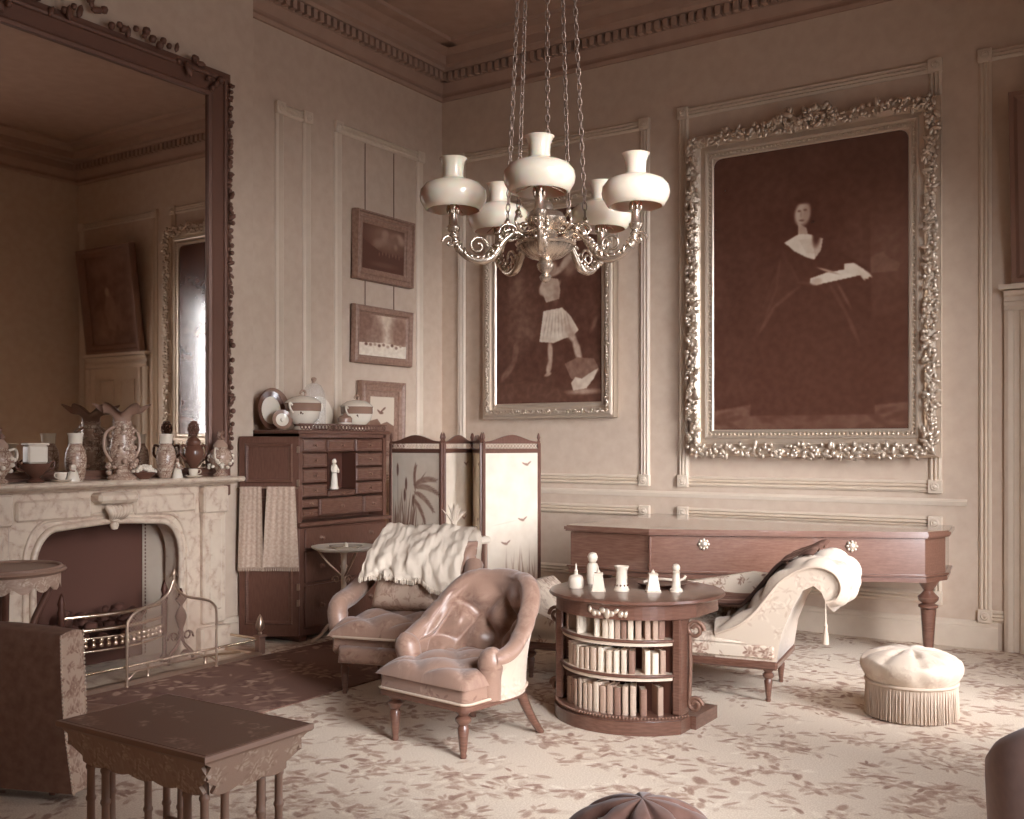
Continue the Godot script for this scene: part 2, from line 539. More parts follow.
# ------------------------------------------------------------------ room shell
func room():
	var s := S()
	box(s, v3(-0.2, -0.1, -0.2), v3(W + 0.3, 0.0, FRONT + 0.2))
	var fl := part(s, "floor", M.carpet, self, "structure")
	fl.set_meta("label", "pale carpet with scattered leafy flower pattern")
	s = S()
	box(s, v3(-0.2, CEIL, -0.2), v3(W + 0.3, CEIL + 0.15, FRONT + 0.2))
	part(s, "ceiling", M.plaster, self, "structure")
	s = S()
	box(s, v3(-0.2, 0, -0.2), v3(0, CEIL, FRONT + 0.2))
	var wl := part(s, "wall_left", M.wallpaper, self, "structure")
	# chimney breast with the firebox left open
	s = S()
	box(s, v3(0, 0, 2.69), v3(0.24, CEIL, 3.4))
	box(s, v3(0, 0, 4.68), v3(0.24, CEIL, 5.4))
	box(s, v3(0, 1.05, 3.4), v3(0.24, CEIL, 4.68))
	part(s, "chimney_breast", M.wallpaper, wl)
	s = S()
	box(s, v3(0, 0, -0.2), v3(W + 0.3, CEIL, 0))
	part(s, "wall_back", M.wallpaper, self, "structure")
	s = S()
	box(s, v3(0, 0, FRONT), v3(W + 0.3, CEIL, FRONT + 0.2))
	part(s, "wall_front", M.wallpaper, self, "structure")
	# window wall
	s = S()
	var z := 0.0
	for w in WINDOWS:
		box(s, v3(W, 0, z), v3(W + 0.3, CEIL, w[0]))
		box(s, v3(W, 0, w[0]), v3(W + 0.3, WSILL, w[1]))
		box(s, v3(W, WTOP, w[0]), v3(W + 0.3, CEIL, w[1]))
		z = w[1]
	box(s, v3(W, 0, z), v3(W + 0.3, CEIL, FRONT))
	part(s, "wall_right", M.wallpaper, self, "structure")
	for k in WINDOWS.size():
		var w: Array = WINDOWS[k]
		var o := setting("window_%d" % (k + 1))
		var zm: float = (w[0] + w[1]) / 2.0
		var ww: float = w[1] - w[0]
		var hh := WTOP - WSILL
		var xf := Transform3D(Basis(Vector3.UP, -PI / 2), v3(W + 0.16, (WTOP + WSILL) / 2, zm))
		s = S()
		frame_rings(s, ww - 0.14, hh - 0.14, P2([0, -0.03, 0, 0.03, 0.07, 0.03]), xf)
		cbox(s, v3(0, 0, 0), v3(ww - 0.14, 0.07, 0.06), 0.004, xf)
		part(s, "sash_frame", M.window_paint, o)
		for c in 2:
			s = S()
			cbox(s, v3(0, (c - 0.5) * hh / 2, 0), v3(0.03, hh / 2 - 0.08, 0.04), 0.003, xf)
			part(s, "glazing_bar", M.window_paint, o)
		for r in 2:
			for c in 2:
				s = S()
				var cx := (c - 0.5) * (ww - 0.14) / 2
				var cy := (r - 0.5) * (hh - 0.14) / 2
				cbox(s, v3(cx, cy, 0), v3(ww / 2 - 0.09, hh / 2 - 0.1, 0.004), 0.0, xf)
				part(s, "pane", M.sky_glass, o)
		s = S()
		cbox(s, v3(W + 0.02, WSILL, zm), v3(0.2, 0.04, ww + 0.1), 0.008)
		part(s, "window_sill", M.window_paint, o)
	# heavy curtains drawn back at the sides of the windows
	var ci := 0
	for w in WINDOWS:
		for e in 2:
			var zc: float = w[0] - 0.14 if e == 0 else w[1] + 0.14
			s = S()
			sheet(s, func(u: float, v: float): return v3(W - 0.12 + 0.045 * sin(u * TAU * 4.5), v * 4.3 + 0.02, zc + (u - 0.5) * 0.38), 36, 4)
			sheet(s, func(u: float, v: float): return v3(W - 0.06 + 0.045 * sin(u * TAU * 4.5), v * 4.3 + 0.02, zc + (u - 0.5) * 0.38), 36, 4, true)
			tag(part(s, "curtain", M.curtain), ["dark curtain between the far window and the door corner", "dark curtain on the near side of the far window", "dark curtain on the far side of the near window", "dark curtain on the near side of the near window"][ci], "curtain", "curtains at the windows")
			ci += 1
	# cornice: profile of Vector2(down from the ceiling, out from the wall)
	var prof := P2([0.42, 0, 0.42, 0.025, 0.39, 0.035, 0.36, 0.02, 0.34, 0.02, 0.3, 0.05, 0.27, 0.07, 0.27, 0.08, 0.18, 0.08, 0.18, 0.15, 0.15, 0.16, 0.14, 0.2, 0.06, 0.21, 0.05, 0.25, 0.03, 0.3, 0.03, 0.42, 0.0, 0.43])
	var runs := [[v3(0, CEIL, 0), v3(W, 0, 0), v3(0, 0, 1)], [v3(0, CEIL, 0), v3(0, 0, FRONT), v3(1, 0, 0)], [v3(W, CEIL, 0), v3(0, 0, FRONT), v3(-1, 0, 0)], [v3(0, CEIL, FRONT), v3(W, 0, 0), v3(0, 0, -1)]]
	for k in 4:
		var o := setting("trim_%d" % (k + 1))
		s = S()
		moulding(s, prof, runs[k][0], runs[k][1], Vector3.DOWN, runs[k][2])
		part(s, "cornice", M.plaster, o)
		if k < 2:
			s = S()
			var run: Vector3 = runs[k][1]
			var n := int(run.length() / 0.078)
			for i in n:
				var c: Vector3 = runs[k][0] + run * ((i + 0.5) / n) + runs[k][2] * 0.11 + v3(0, -0.225, 0)
				var sz: Vector3 = run.normalized() * 0.044 + runs[k][2].abs() * 0.06 + v3(0, 0.075, 0)
				box(s, c - sz / 2, c + sz / 2)
			part(s, "dentil_row", M.plaster, o, "stuff")
	# skirting
	var sk := P2([0.2, 0, 0.2, 0.012, 0.185, 0.02, 0.165, 0.02, 0.155, 0.03, 0.0, 0.03])
	s = S()
	moulding(s, sk, v3(0, 0, 0), v3(5.06, 0, 0), Vector3.UP, Vector3.BACK)
	moulding(s, sk, v3(6.35, 0, 0), v3(0.2, 0, 0), Vector3.UP, Vector3.BACK)
	part(s, "baseboard_back", M.paint, self, "structure")
	s = S()
	moulding(s, sk, v3(0, 0, 0), v3(0, 0, 2.69), Vector3.UP, Vector3.RIGHT)
	moulding(s, sk, v3(0.24, 0, 2.69), v3(0, 0, 0.4), Vector3.UP, Vector3.RIGHT)
	moulding(s, sk, v3(0, 0, 5.4), v3(0, 0, 4.2), Vector3.UP, Vector3.RIGHT)
	part(s, "baseboard_left", M.paint, self, "structure")
	# hearth rug
	s = S()
	var RX0 := 0.8
	var RX1 := 1.93
	sheet(s, func(u: float, v: float): return v3(lerpf(RX0, RX1, u), 0.012 + 0.002 * sin(u * 9 + v * 14), lerpf(5.6, 1.75, v)), 20, 40)
	box(s, v3(RX0, 0.001, 1.75), v3(RX1, 0.009, 5.6))
	var rug := thing("hearth_rug", "dark patterned rug lying in front of the fireplace fender", "rug")
	part(s, "pile", M.rug, rug)
# ribbed panel mouldings with square corner blocks
func panel(k: int, o0: Vector3, along: Vector3, out: Vector3, w: float, h: float, bw := 0.09):
	var o := setting("trim_%d" % k)
	var prof := P2([0, 0, 0, 0.012, 0.1, 0.022, 0.2, 0.028, 0.32, 0.012, 0.38, 0.012, 0.5, 0.034, 0.62, 0.012, 0.68, 0.012, 0.8, 0.028, 0.9, 0.022, 1, 0.012, 1, 0])
	var pr := []
	for p in prof:
		pr.append(Vector2(p.x * bw, p.y))
	for e in 2:
		var s := S()
		moulding(s, pr, o0 + v3(0, bw, 0) + along * ((w - bw) * e), v3(0, h - 2 * bw, 0), along, out)
		part(s, "stile", M.paint, o)
		s = S()
		moulding(s, pr, o0 + along * bw + v3(0, (h - bw) * e, 0), along * (w - 2 * bw), Vector3.UP, out)
		part(s, "rail", M.paint, o)
		for f in 2:
			s = S()
			var c: Vector3 = o0 + along * (bw / 2 + (w - bw) * e) + v3(0, bw / 2 + (h - bw) * f, 0)
			cbox(s, c + out * 0.02, along.abs() * (bw + 0.012) + v3(0, bw + 0.012, 0) + out.abs() * 0.04, 0.005)
			var xf := Transform3D(Basis(along, out, along.cross(out)), c + out * 0.04)
			lathe(s, P2([bw * 0.36, 0, bw * 0.36, 0.006, bw * 0.26, 0.012, bw * 0.2, 0.006, bw * 0.12, 0.014, 0, 0.016]), 12, xf)
			part(s, "corner_block", M.paint, o)
func panelling():
	var X := Vector3.RIGHT
	var Z := Vector3.BACK
	panel(5, v3(0.2, 1.13, 0), X, Z, 2.08, 3.2)
	panel(6, v3(2.555, 1.13, 0), X, Z, 2.12, 3.23)
	panel(7, v3(4.93, 0.2, 0), X, Z, W - 4.93 - 0.04, 4.16, 0.085)
	panel(8, v3(0.2, 0.3, 0), X, Z, 2.08, 0.65)
	panel(9, v3(2.555, 0.3, 0), X, Z, 2.12, 0.65)
	panel(10, v3(0, 1.13, 0.32), Z, X, 1.23, 3.17)
	panel(11, v3(0, 1.13, 1.84), Z, X, 0.4, 3.15)
	panel(12, v3(0, 0.3, 0.32), Z, X, 1.23, 0.65)
	# chair rail band between the two heights of panels
	var o := setting("trim_13")
	var s := S()
	moulding(s, P2([0, 0, 0.0, 0.008, 0.03, 0.016, 0.045, 0.008, 0.05, 0]), v3(0.1, 1.035, 0), v3(4.75, 0, 0), Vector3.UP, Z)
	part(s, "chair_rail", M.paint, o)
func door_and_overdoor():
	var o := setting("door_1")
	var x0 := 5.1
	var x1 := 6.32
	var top := 2.6
	var s := S()
	var arch := P2([0, 0, 0, 0.03, 0.03, 0.05, 0.06, 0.045, 0.07, 0.03, 0.1, 0.03, 0.11, 0.05, 0.14, 0.06, 0.15, 0.0])
	moulding(s, arch, v3(x0, 0, 0), v3(0, top - 0.15, 0), Vector3.RIGHT, Vector3.BACK)
	moulding(s, arch, v3(x1 - 0.15, 0, 0), v3(0, top - 0.15, 0), Vector3.RIGHT, Vector3.BACK)
	moulding(s, arch, v3(x0, top - 0.15, 0), v3(x1 - x0, 0, 0), Vector3.UP, Vector3.BACK)
	box(s, v3(x0 - 0.03, top, 0), v3(x1 + 0.03, top + 0.035, 0.09))
	part(s, "door_frame", M.paint, o)
	s = S()
	box(s, v3(x0 + 0.15, 0.005, 0.0), v3(x1 - 0.15, top - 0.15, 0.02))
	var leaf := part(s, "door_leaf", M.paint, o)
	var dw := (x1 - x0 - 0.3)
	for r in [[0.18, 0.72], [0.86, 1.72], [1.84, 2.3]]:
		for c in 2:
			s = S()
			var a: float = x0 + 0.15 + 0.1 + c * (dw / 2 - 0.03)
			var wd := dw / 2 - 0.17
			var xf := Transform3D(Basis(), v3(a + wd / 2, (r[0] + r[1]) / 2, 0.02))
			frame_rings(s, wd - 0.06, r[1] - r[0] - 0.06, P2([0, 0.001, 0, 0.008, 0.015, 0.02, 0.03, 0.018, 0.03, 0]), xf)
			part(s, "door_panel", M.paint, leaf)
	s = S()
	lathe(s, P2([0.028, 0, 0.028, 0.008, 0.01, 0.012, 0.01, 0.04, 0.026, 0.05, 0.03, 0.065, 0.02, 0.08, 0, 0.083]), 14, Transform3D(Basis(Vector3.RIGHT, PI / 2), v3(x0 + 0.22, 1.0, 0.02)))
	part(s, "door_knob", M.brass, leaf)
	# picture leaning out above the door
	canvas(160, 192, 0.32)
	c_noise(0.12, 0.03, 4)
	c_ell(0.6, 0.12, 0.4, 0.12, 0.2, 0.46, 0.6, 0.6)
	c_ell(0.85, 0.85, 0.25, 0.2, 0.0, 0.55, 0.7, 0.5)
	c_poly([0.42, 0.5, 0.5, 0.42, 0.6, 0.45, 0.66, 0.6, 0.6, 0.82, 0.45, 0.85, 0.36, 0.7], 0.5, 0.6)
	c_ell(0.56, 0.4, 0.05, 0.06, 0, 0.6, 0.3)
	c_poly([0.3, 0.62, 0.38, 0.56, 0.42, 0.75, 0.34, 0.86, 0.27, 0.8], 0.42, 0.7)
	c_blur(2)
	framed_picture("overdoor_painting", "dim painting in plain frame leaning out above the panelled door", v3(5.7, 3.3, 0.12), Basis(Vector3.RIGHT, deg_to_rad(7.0)), 0.86, 1.1, P2([0, 0.02, 0.02, 0.035, 0.06, 0.04, 0.08, 0.06, 0.11, 0.06, 0.12, 0.0, 0.12, -0.03]), M.gilt_dull, c_tex(), 0.35)
func framed_picture(called: String, label: String, at: Vector3, b: Basis, w: float, h: float, prof: Array, fm: Material, tex: Texture2D, gloss := 0.3) -> Node3D:
	var t := thing(called, label, "painting")
	t.transform = Transform3D(b, at)
	var s := S()
	frame_rings(s, w, h, prof)
	var wo: float = prof[prof.size() - 1].x
	box(s, v3(-w / 2 - wo, -h / 2 - wo, -0.03), v3(w / 2 + wo, h / 2 + wo, -0.02))
	part(s, "frame", fm, t)
	s = S()
	quad_uv(s, v3(-w / 2 - 0.002, -h / 2 - 0.002, 0.004), v3(w / 2 + 0.002, -h / 2 - 0.002, 0.004), v3(w / 2 + 0.002, h / 2 + 0.002, 0.004), v3(-w / 2 - 0.002, h / 2 + 0.002, 0.004))
	box(s, v3(-w / 2, -h / 2, -0.018), v3(w / 2, h / 2, 0.002))
	part(s, "canvas", mat("canvas_" + called + str(taken.get(called, 0)), Color.WHITE, gloss, 0, tex, Vector3.ZERO, false, {"metallic_specular": 0.7, "clearcoat_enabled": true, "clearcoat": 1.0, "clearcoat_roughness": 0.16} if gloss < 0.2 else {}), t)
	return t
# ------------------------------------------------------------------ chimneypiece; ZC is its middle along the wall
const ZC := 4.04
func zy(x0: float, dx := 1.0) -> Transform3D:
	# polygon (a, b) -> (z = ZC - a, y = b), depth along x
	return Transform3D(Basis(v3(0, 0, -1), v3(0, 1, 0), v3(dx, 0, 0)), v3(x0, 0, ZC))
func arch_pts(hw: float, spring: float, crown: float, n := 10) -> Array:
	# flat arch with rounded shoulders, from right foot over to left foot
	var p := [Vector2(hw, 0.0)]
	var half := []
	var rx := 0.17
	var ry := crown - 0.025 - spring
	for i in n + 1:
		var a := PI / 2 * i / n
		half.append(Vector2(hw - rx + rx * cos(a), spring + ry * sin(a)))
	half.append(Vector2(0.14, crown - 0.008))
	half.append(Vector2(0.0, crown))
	for q in half:
		p.append(q)
	for i in range(half.size() - 2, -1, -1):
		p.append(Vector2(-half[i].x, half[i].y))
	p.append(Vector2(-hw, 0.0))
	return p
func fireplace():
	var t := thing("marble_chimneypiece", "veined pale marble fireplace surround with shelf and shell keystone", "fireplace")
	var op := arch_pts(0.545, 0.74, 1.0)
	var poly := [Vector2(-0.93, 0), Vector2(-0.545, 0)]
	var s := S()
	var full := [Vector2(0.93, 0), Vector2(0.93, 1.2), Vector2(-0.93, 1.2), Vector2(-0.93, 0)]
	for i in range(op.size() - 1, -1, -1):
		full.append(op[i])
	prism(s, full, 0.16, zy(0.24))
	part(s, "surround", M.marble, t)
	# moulded arch rim
	s = S()
	var rim := []
	for q in op:
		var c := Vector2(0, 0.5)
		rim.append(v3(0.405, q.y, ZC - q.x))
	tube(s, rim, 0.022, 8)
	var rim2 := []
	for q in arch_pts(0.6, 0.76, 1.05):
		rim2.append(v3(0.402, q.y, ZC - q.x))
	tube(s, rim2, 0.012, 6)
	part(s, "arch_moulding", M.marble, t)
	for e in [-1.0, 1.0]:
		s = S()
		cbox(s, v3(0.42, 0.62, ZC - e * 0.81), v3(0.05, 0.8, 0.2), 0.012)
		cbox(s, v3(0.435, 0.64, ZC - e * 0.81), v3(0.04, 0.66, 0.13), 0.018)
		part(s, "jamb_pilaster", M.marble, t)
		s = S()
		cbox(s, v3(0.42, 0.1, ZC - e * 0.81), v3(0.1, 0.2, 0.27), 0.015)
		part(s, "plinth", M.marble, t)
		s = S()
		cbox(s, v3(0.43, 1.1, ZC - e * 0.81), v3(0.07, 0.19, 0.22), 0.012)
		part(s, "end_block", M.marble, t)
		s = S()
		cbox(s, v3(0.41, 1.09, ZC - e * 0.41), v3(0.03, 0.13, 0.5), 0.014)
		part(s, "frieze_panel", M.marble, t)
	# shelf with moulded front edge
	s = S()
	var sp := [Vector2(0.24, 1.2), Vector2(0.44, 1.2), Vector2(0.455, 1.215), Vector2(0.5, 1.225), Vector2(0.53, 1.225), Vector2(0.545, 1.24), Vector2(0.545, 1.25), Vector2(0.53, 1.262), Vector2(0.24, 1.262)]
	prism(s, sp, 2.0, Transform3D(Basis(v3(1, 0, 0), v3(0, 1, 0), v3(0, 0, 1)), v3(0, 0, ZC - 1.0)))
	part(s, "mantel_shelf", M.marble, t)
	# shell corbel
	s = S()
	for i in 7:
		var a := (i - 3) * 0.34
		tube(s, curve([v3(0.44, 1.01, ZC - 0.012 * (i - 3)), v3(0.485, 1.05, ZC - sin(a) * 0.07), v3(0.47, 1.1, ZC - sin(a) * 0.1)], 8), [0.008, 0.012, 0.016, 0.019, 0.021, 0.022, 0.021, 0.018, 0.01], 8)
	lathe(s, P2([0.0, 0.94, 0.02, 0.945, 0.03, 0.97, 0.022, 0.99, 0.035, 1.0, 0.03, 1.02, 0, 1.03]), 12, Transform3D(Basis(), v3(0.43, 0, ZC)))
	cbox(s, v3(0.44, 1.15, ZC), v3(0.12, 0.07, 0.3), 0.02)
	part(s, "shell_keystone", M.marble, t)
	# register opening: dark back, splayed pale cheeks
	s = S()
	box(s, v3(0.002, 0.0, ZC - 0.62), v3(0.02, 1.05, ZC + 0.62))
	box(s, v3(0.02, 1.0, ZC - 0.62), v3(0.24, 1.04, ZC + 0.62))
	part(s, "fireback", M.soot, t)
	for e in [-1.0, 1.0]:
		s = S()
		var a := v3(0.26, 0, ZC - e * 0.6)
		var b := v3(0.03, 0, ZC - e * 0.53)
		var U := v3(0, 1.0, 0)
		var nrm := v3(0.04, 0, -e * 0.03)
		quad_o(s, a, b, b + U, a + U, (a + b) / 2 + U / 2 + v3(-0.2, 0, -e * 0.3))
		quad_o(s, a - nrm * 0.4, b - nrm * 0.4, b + U - nrm * 0.4, a + U - nrm * 0.4, (a + b) / 2 + U / 2 + v3(0.2, 0, e * 0.3))
		part(s, "cheek", M.paint, t)
		s = S()
		var beads := []
		for k in 40:
			blob(s, b + v3(0.012, 0.02 + k * 0.025, 0), v3(0.009, 0.012, 0.009), Basis(), 5, 3)
		part(s, "beaded_edge", M.gilt_dull, t)
	s = S()
	cbox(s, v3(0.47, 0.012, ZC), v3(0.62, 0.024, 2.06), 0.006)
	tag(part(s, "hearth_slab", M.marble), "flat stone hearth slab beneath the grate and fender", "hearth")
	# grate
	var g := thing("fire_grate", "polished steel fire grate with bowed bars inside the fireplace", "grate", v3(0.1, 0, ZC))
	for k in 2:
		s = S()
		var pts := []
		for i in 17:
			var u := (i - 8) / 8.0
			pts.append(v3(0.34 + 0.1 * cos(u * PI / 2), 0.33 + 0.09 * k, -u * 0.36))
		tube(s, pts, 0.012, 8)
		part(s, "bar", M.steel, g)
	s = S()
	for i in 16:
		var u := (i - 7.5) / 8.0
		var u2 := (i - 6.5) / 8.0
		var p := v3(0.345 + 0.1 * cos(u * PI / 2), 0, -u * 0.36)
		for j in 2:
			blob(s, p + v3(0, 0.235 + 0.03 * j, 0), v3(0.012, 0.017, 0.017), Basis(), 8, 4)
	for y in [0.2, 0.28]:
		var pts := []
		for i in 17:
			var u := (i - 8) / 8.0
			pts.append(v3(0.345 + 0.1 * cos(u * PI / 2), y, -u * 0.37))
		tube(s, pts, 0.008, 6)
	part(s, "fret_band", M.steel, g)
	for e in [-1.0, 1.0]:
		s = S()
		lathe(s, P2([0.03, 0.024, 0.03, 0.06, 0.015, 0.08, 0.013, 0.2, 0.02, 0.22, 0.02, 0.43, 0.026, 0.45, 0.016, 0.48, 0.024, 0.51, 0.012, 0.55, 0, 0.58]), 12, Transform3D(Basis(), v3(0.34, 0, e * 0.38)))
		part(s, "standard", M.iron, g)
	s = S()
	box(s, v3(0.0, 0.2, -0.34), v3(0.33, 0.23, 0.34))
	part(s, "fire_basket", M.iron, g)
	s = S()
	for i in 40:
		blob(s, v3(rng.randf_range(0.04, 0.36), rng.randf_range(0.25, 0.4), rng.randf_range(-0.3, 0.3)), v3(1, 0.8, 1.1) * rng.randf_range(0.03, 0.05), Basis(Vector3.UP, rng.randf() * 3), 5, 3)
	part(s, "coals", M.soot, g, "stuff")
	# ornamental fire-dog beside the grate
	var fd := thing("fire_dog", "dark wrought fire-dog with scroll and leaf finial behind the fireguard", "fire dog", v3(0.56, 0.025, 3.62))
	s = S()
	for e in [-1.0, 1.0]:
		tube(s, curve([v3(0, 0.0, e * 0.1), v3(0, 0.06, e * 0.09), v3(0, 0.12, e * 0.03), v3(0, 0.2, 0)], 10), 0.012, 6)
		var sp2 := []
		for i in 18:
			var a := i * 0.42
			sp2.append(v3(0, 0.16 + 0.002 * i, e * 0.06) + v3(0, sin(a), cos(a) * e) * (0.045 - i * 0.002))
		tube(s, sp2, 0.007, 5)
	part(s, "scroll_foot", M.iron, fd)
	s = S()
	lathe(s, P2([0.014, 0.18, 0.02, 0.2, 0.012, 0.22, 0.03, 0.27, 0.04, 0.31, 0.028, 0.35, 0.012, 0.37, 0.012, 0.39]), 12)
	part(s, "baluster", M.iron, fd)
	s = S()
	prism(s, P2([0, 0.38, 0.045, 0.43, 0.02, 0.44, 0, 0.5, -0.02, 0.44, -0.045, 0.43]), 0.02, Transform3D(Basis(Vector3.UP, PI / 2), v3(-0.01, 0, 0)))
	part(s, "leaf_finial", M.iron, fd)
	fender()
	fireguard()
func fender():
	var t := thing("fender", "low steel fender with rope rail edging the hearth", "fender", v3(0.77, 0, ZC))
	var L := 0.93
	var s := S()
	cbox(s, v3(0, 0.02, 0), v3(0.06, 0.04, 2 * L), 0.01)
	for e in [-1.0, 1.0]:
		cbox(s, v3(-0.17, 0.02, e * (L - 0.03)), v3(0.34, 0.04, 0.06), 0.01)
	part(s, "base", M.brass, t)
	s = S()
	var pts := []
	for i in 121:
		blob(s, v3(0.0, 0.125, -L + 2 * L * (i + 0.5) / 121.0), v3(0.01, 0.01, 0.009), Basis(), 6, 4)
	tube(s, [v3(0, 0.125, -L), v3(0, 0.125, L)], 0.006, 6)
	for e in [-1.0, 1.0]:
		tube(s, [v3(0, 0.125, e * L), v3(-0.3, 0.125, e * L)], 0.01, 6)
	part(s, "rope_rail", M.steel, t)
	for e in [-1.0, 1.0]:
		s = S()
		cbox(s, v3(0, 0.08, e * L), v3(0.055, 0.12, 0.055), 0.006)
		cbox(s, v3(0, 0.145, e * L), v3(0.075, 0.015, 0.075), 0.005)
		var p := part(s, "corner_post", M.gilt_dull, t)
		s = S()
		lathe(s, P2([0.012, 0.15, 0.016, 0.165, 0.01, 0.175, 0.03, 0.2, 0.034, 0.22, 0.026, 0.25, 0.014, 0.28, 0, 0.3]), 12, Transform3D(Basis(), v3(0, 0, e * L)), 6, 0.2)
		part(s, "pine_finial", M.brass, p)
	for z in [-0.45, 0.0, 0.45]:
		s = S()
		lathe(s, P2([0.016, 0.04, 0.008, 0.06, 0.014, 0.08, 0.008, 0.1, 0.012, 0.12]), 10, Transform3D(Basis(), v3(0, 0, z)))
		part(s, "baluster", M.brass, t)
	# tongs lying on the hearth inside the fender
	var g := thing("fire_tongs", "steel fire tongs resting on the fender beside the right jamb", "fire irons", v3(0.66, 0.03, 3.3))
	s = S()
	tube(s, [v3(0.0, 0.01, -0.08), v3(-0.02, 0.03, 0.18), v3(-0.05, 0.06, 0.3)], 0.007, 6)
	tube(s, [v3(0.03, 0.01, -0.08), v3(0.01, 0.03, 0.18), v3(-0.05, 0.06, 0.3)], 0.007, 6)
	part(s, "arms", M.steel, g)
	s = S()
	blob(s, v3(-0.055, 0.064, 0.32), v3(0.026, 0.026, 0.035), Basis(), 10, 6)
	part(s, "handle", M.iron, g)
func fireguard():
	var t := thing("fireguard", "wire mesh fireguard with ogee top and arrow finial before the hearth", "fireguard", v3(0.815, 0, 3.88))
	var hw := 0.345
	# outline in (a, y); a to the right as seen from the room
	var half := [Vector2(hw, 0.1), Vector2(hw, 0.36), Vector2(hw - 0.016, 0.42), Vector2(hw - 0.06, 0.458), Vector2(hw - 0.12, 0.478), Vector2(0.16, 0.492), Vector2(0.09, 0.515), Vector2(0.035, 0.558), Vector2(0.006, 0.62)]
	var out := []
	for q in half:
		out.append(q)
	for i in range(half.size() - 1, -1, -1):
		out.append(Vector2(-half[i].x, half[i].y))
	var pts := []
	for q in out:
		pts.append(v3(0, q.y, -q.x))
	var s := S()
	tube(s, [v3(0, 0.0, -hw)] + curve(pts, 60) + [v3(0, 0.0, hw)], 0.0085, 8)
	tube(s, [v3(0, 0.1, -hw), v3(0, 0.1, hw)], 0.007, 6)
	part(s, "frame", M.brass, t)
	s = S()
	lathe(s, P2([0.008, 0.59, 0.014, 0.61, 0.008, 0.63, 0.012, 0.65, 0.01, 0.68, 0, 0.73]), 8)
	prism(s, P2([-0.035, 0.645, 0, 0.7, 0.035, 0.645, 0, 0.665]), 0.012, Transform3D(Basis(Vector3.UP, PI / 2), v3(-0.006, 0, 0)))
	part(s, "arrow_finial", M.brass, t)
	for e in [-1.0, 1.0]:
		s = S()
		tube(s, [v3(0, 0.1, e * (hw - 0.07)), v3(0, 0.05, e * hw), v3(0.0, 0.0, e * hw)], 0.006, 6)
		blob(s, v3(0, 0.012, e * hw), v3(0.012, 0.012, 0.012), Basis(), 8, 5)
		part(s, "foot", M.brass, t)
	# wire mesh clipped to the outline
	var poly := PackedVector2Array(out)
	s = S()
	for d in 2:
		for k in range(-60, 61):
			var m := 1.0 if d == 0 else -1.0
			var c := k * 0.021
			var seg := PackedVector2Array([Vector2(-0.8, -0.8 * m + c + 0.35), Vector2(0.8, 0.8 * m + c + 0.35)])
			for piece in Geometry2D.intersect_polyline_with_polygon(seg, poly):
				var p: Vector2 = piece[0]
				var q: Vector2 = piece[1]
				var nx := (q - p).orthogonal().normalized() * 0.001
				var o := v3(0.0008 * m, 0, 0)
				quad(s, o + v3(0, p.y + nx.y, -p.x - nx.x), o + v3(0, p.y - nx.y, -p.x + nx.x), o + v3(0, q.y - nx.y, -q.x + nx.x), o + v3(0, q.y + nx.y, -q.x - nx.x))
	part(s, "wire_mesh", M.wire, t, "stuff")
# ------------------------------------------------------------------ carved foliage run: leaves and berries along a segment
func foliage(s: SurfaceTool, p0: Vector3, p1: Vector3, side: Vector3, out: Vector3, wide: float, size: float, r: RandomNumberGenerator):
	var L := (p1 - p0).length()
	var n := int(L / (size * 0.62))
	for i in n:
		var p: Vector3 = p0.lerp(p1, (i + r.randf()) / n) + side * r.randf_range(-wide, wide) + out * r.randf_range(0.0, size * 0.6)
		var b := Basis(out, r.randf() * TAU) * Basis(side, r.randf_range(-0.5, 0.5))
		if r.randf() < 0.62:
			blob(s, p, v3(1, 1, 1) * size * r.randf_range(0.3, 0.45), Basis(), 6, 4)
		else:
			var bb := Basis(side, out, side.cross(out)).orthonormalized()
			blob(s, p, v3(size * 0.75, size * 0.25, size * 0.38) * r.randf_range(0.7, 1.15), b * bb, 6, 4)
func overmantel():
	# glass 1.76 wide, its frame 0.22, on the chimney breast
	var t := thing("overmantel_mirror", "tall gilt-framed mirror standing on the marble mantel shelf", "mirror", v3(0.245, 1.262, ZC), PI / 2)
	var w := 1.76
	var h := 2.7
	var s := S()
	var xf := Transform3D(Basis(), v3(0, h / 2 + 0.06, 0.02))
	quad_uv(s, v3(-w / 2, 0.05, 0.03), v3(w / 2, 0.05, 0.03), v3(w / 2, h + 0.06, 0.03), v3(-w / 2, h + 0.06, 0.03))
	part(s, "mirror_glass", M.mirror, t)
	s = S()
	frame_rings(s, w, h, P2([0, 0.005, 0.0, 0.03, 0.02, 0.04, 0.035, 0.035, 0.04, 0.025, 0.13, 0.03, 0.135, 0.045, 0.15, 0.05, 0.165, 0.045, 0.17, 0.03, 0.2, 0.03, 0.21, 0.0, 0.21, -0.02]), xf)
	part(s, "frame", M.mirror_frame, t)
	s = S()
	var r := RandomNumberGenerator.new()
	r.seed = 4
	for e in [-1.0, 1.0]:
		foliage(s, v3(e * (w / 2 + 0.185), 0.05, 0.055), v3(e * (w / 2 + 0.185), h + 0.2, 0.055), Vector3.RIGHT, Vector3.BACK, 0.012, 0.05, r)
		foliage(s, v3(e * (w / 2 + 0.12), h + 0.14, 0.06), v3(e * 0.5, h + 0.26, 0.06), Vector3.UP, Vector3.BACK, 0.06, 0.07, r)
		foliage(s, v3(e * 0.5, h + 0.26, 0.06), v3(0, h + 0.34, 0.06), Vector3.UP, Vector3.BACK, 0.07, 0.07, r)
	part(s, "carved_foliage", M.mirror_frame, t, "stuff")
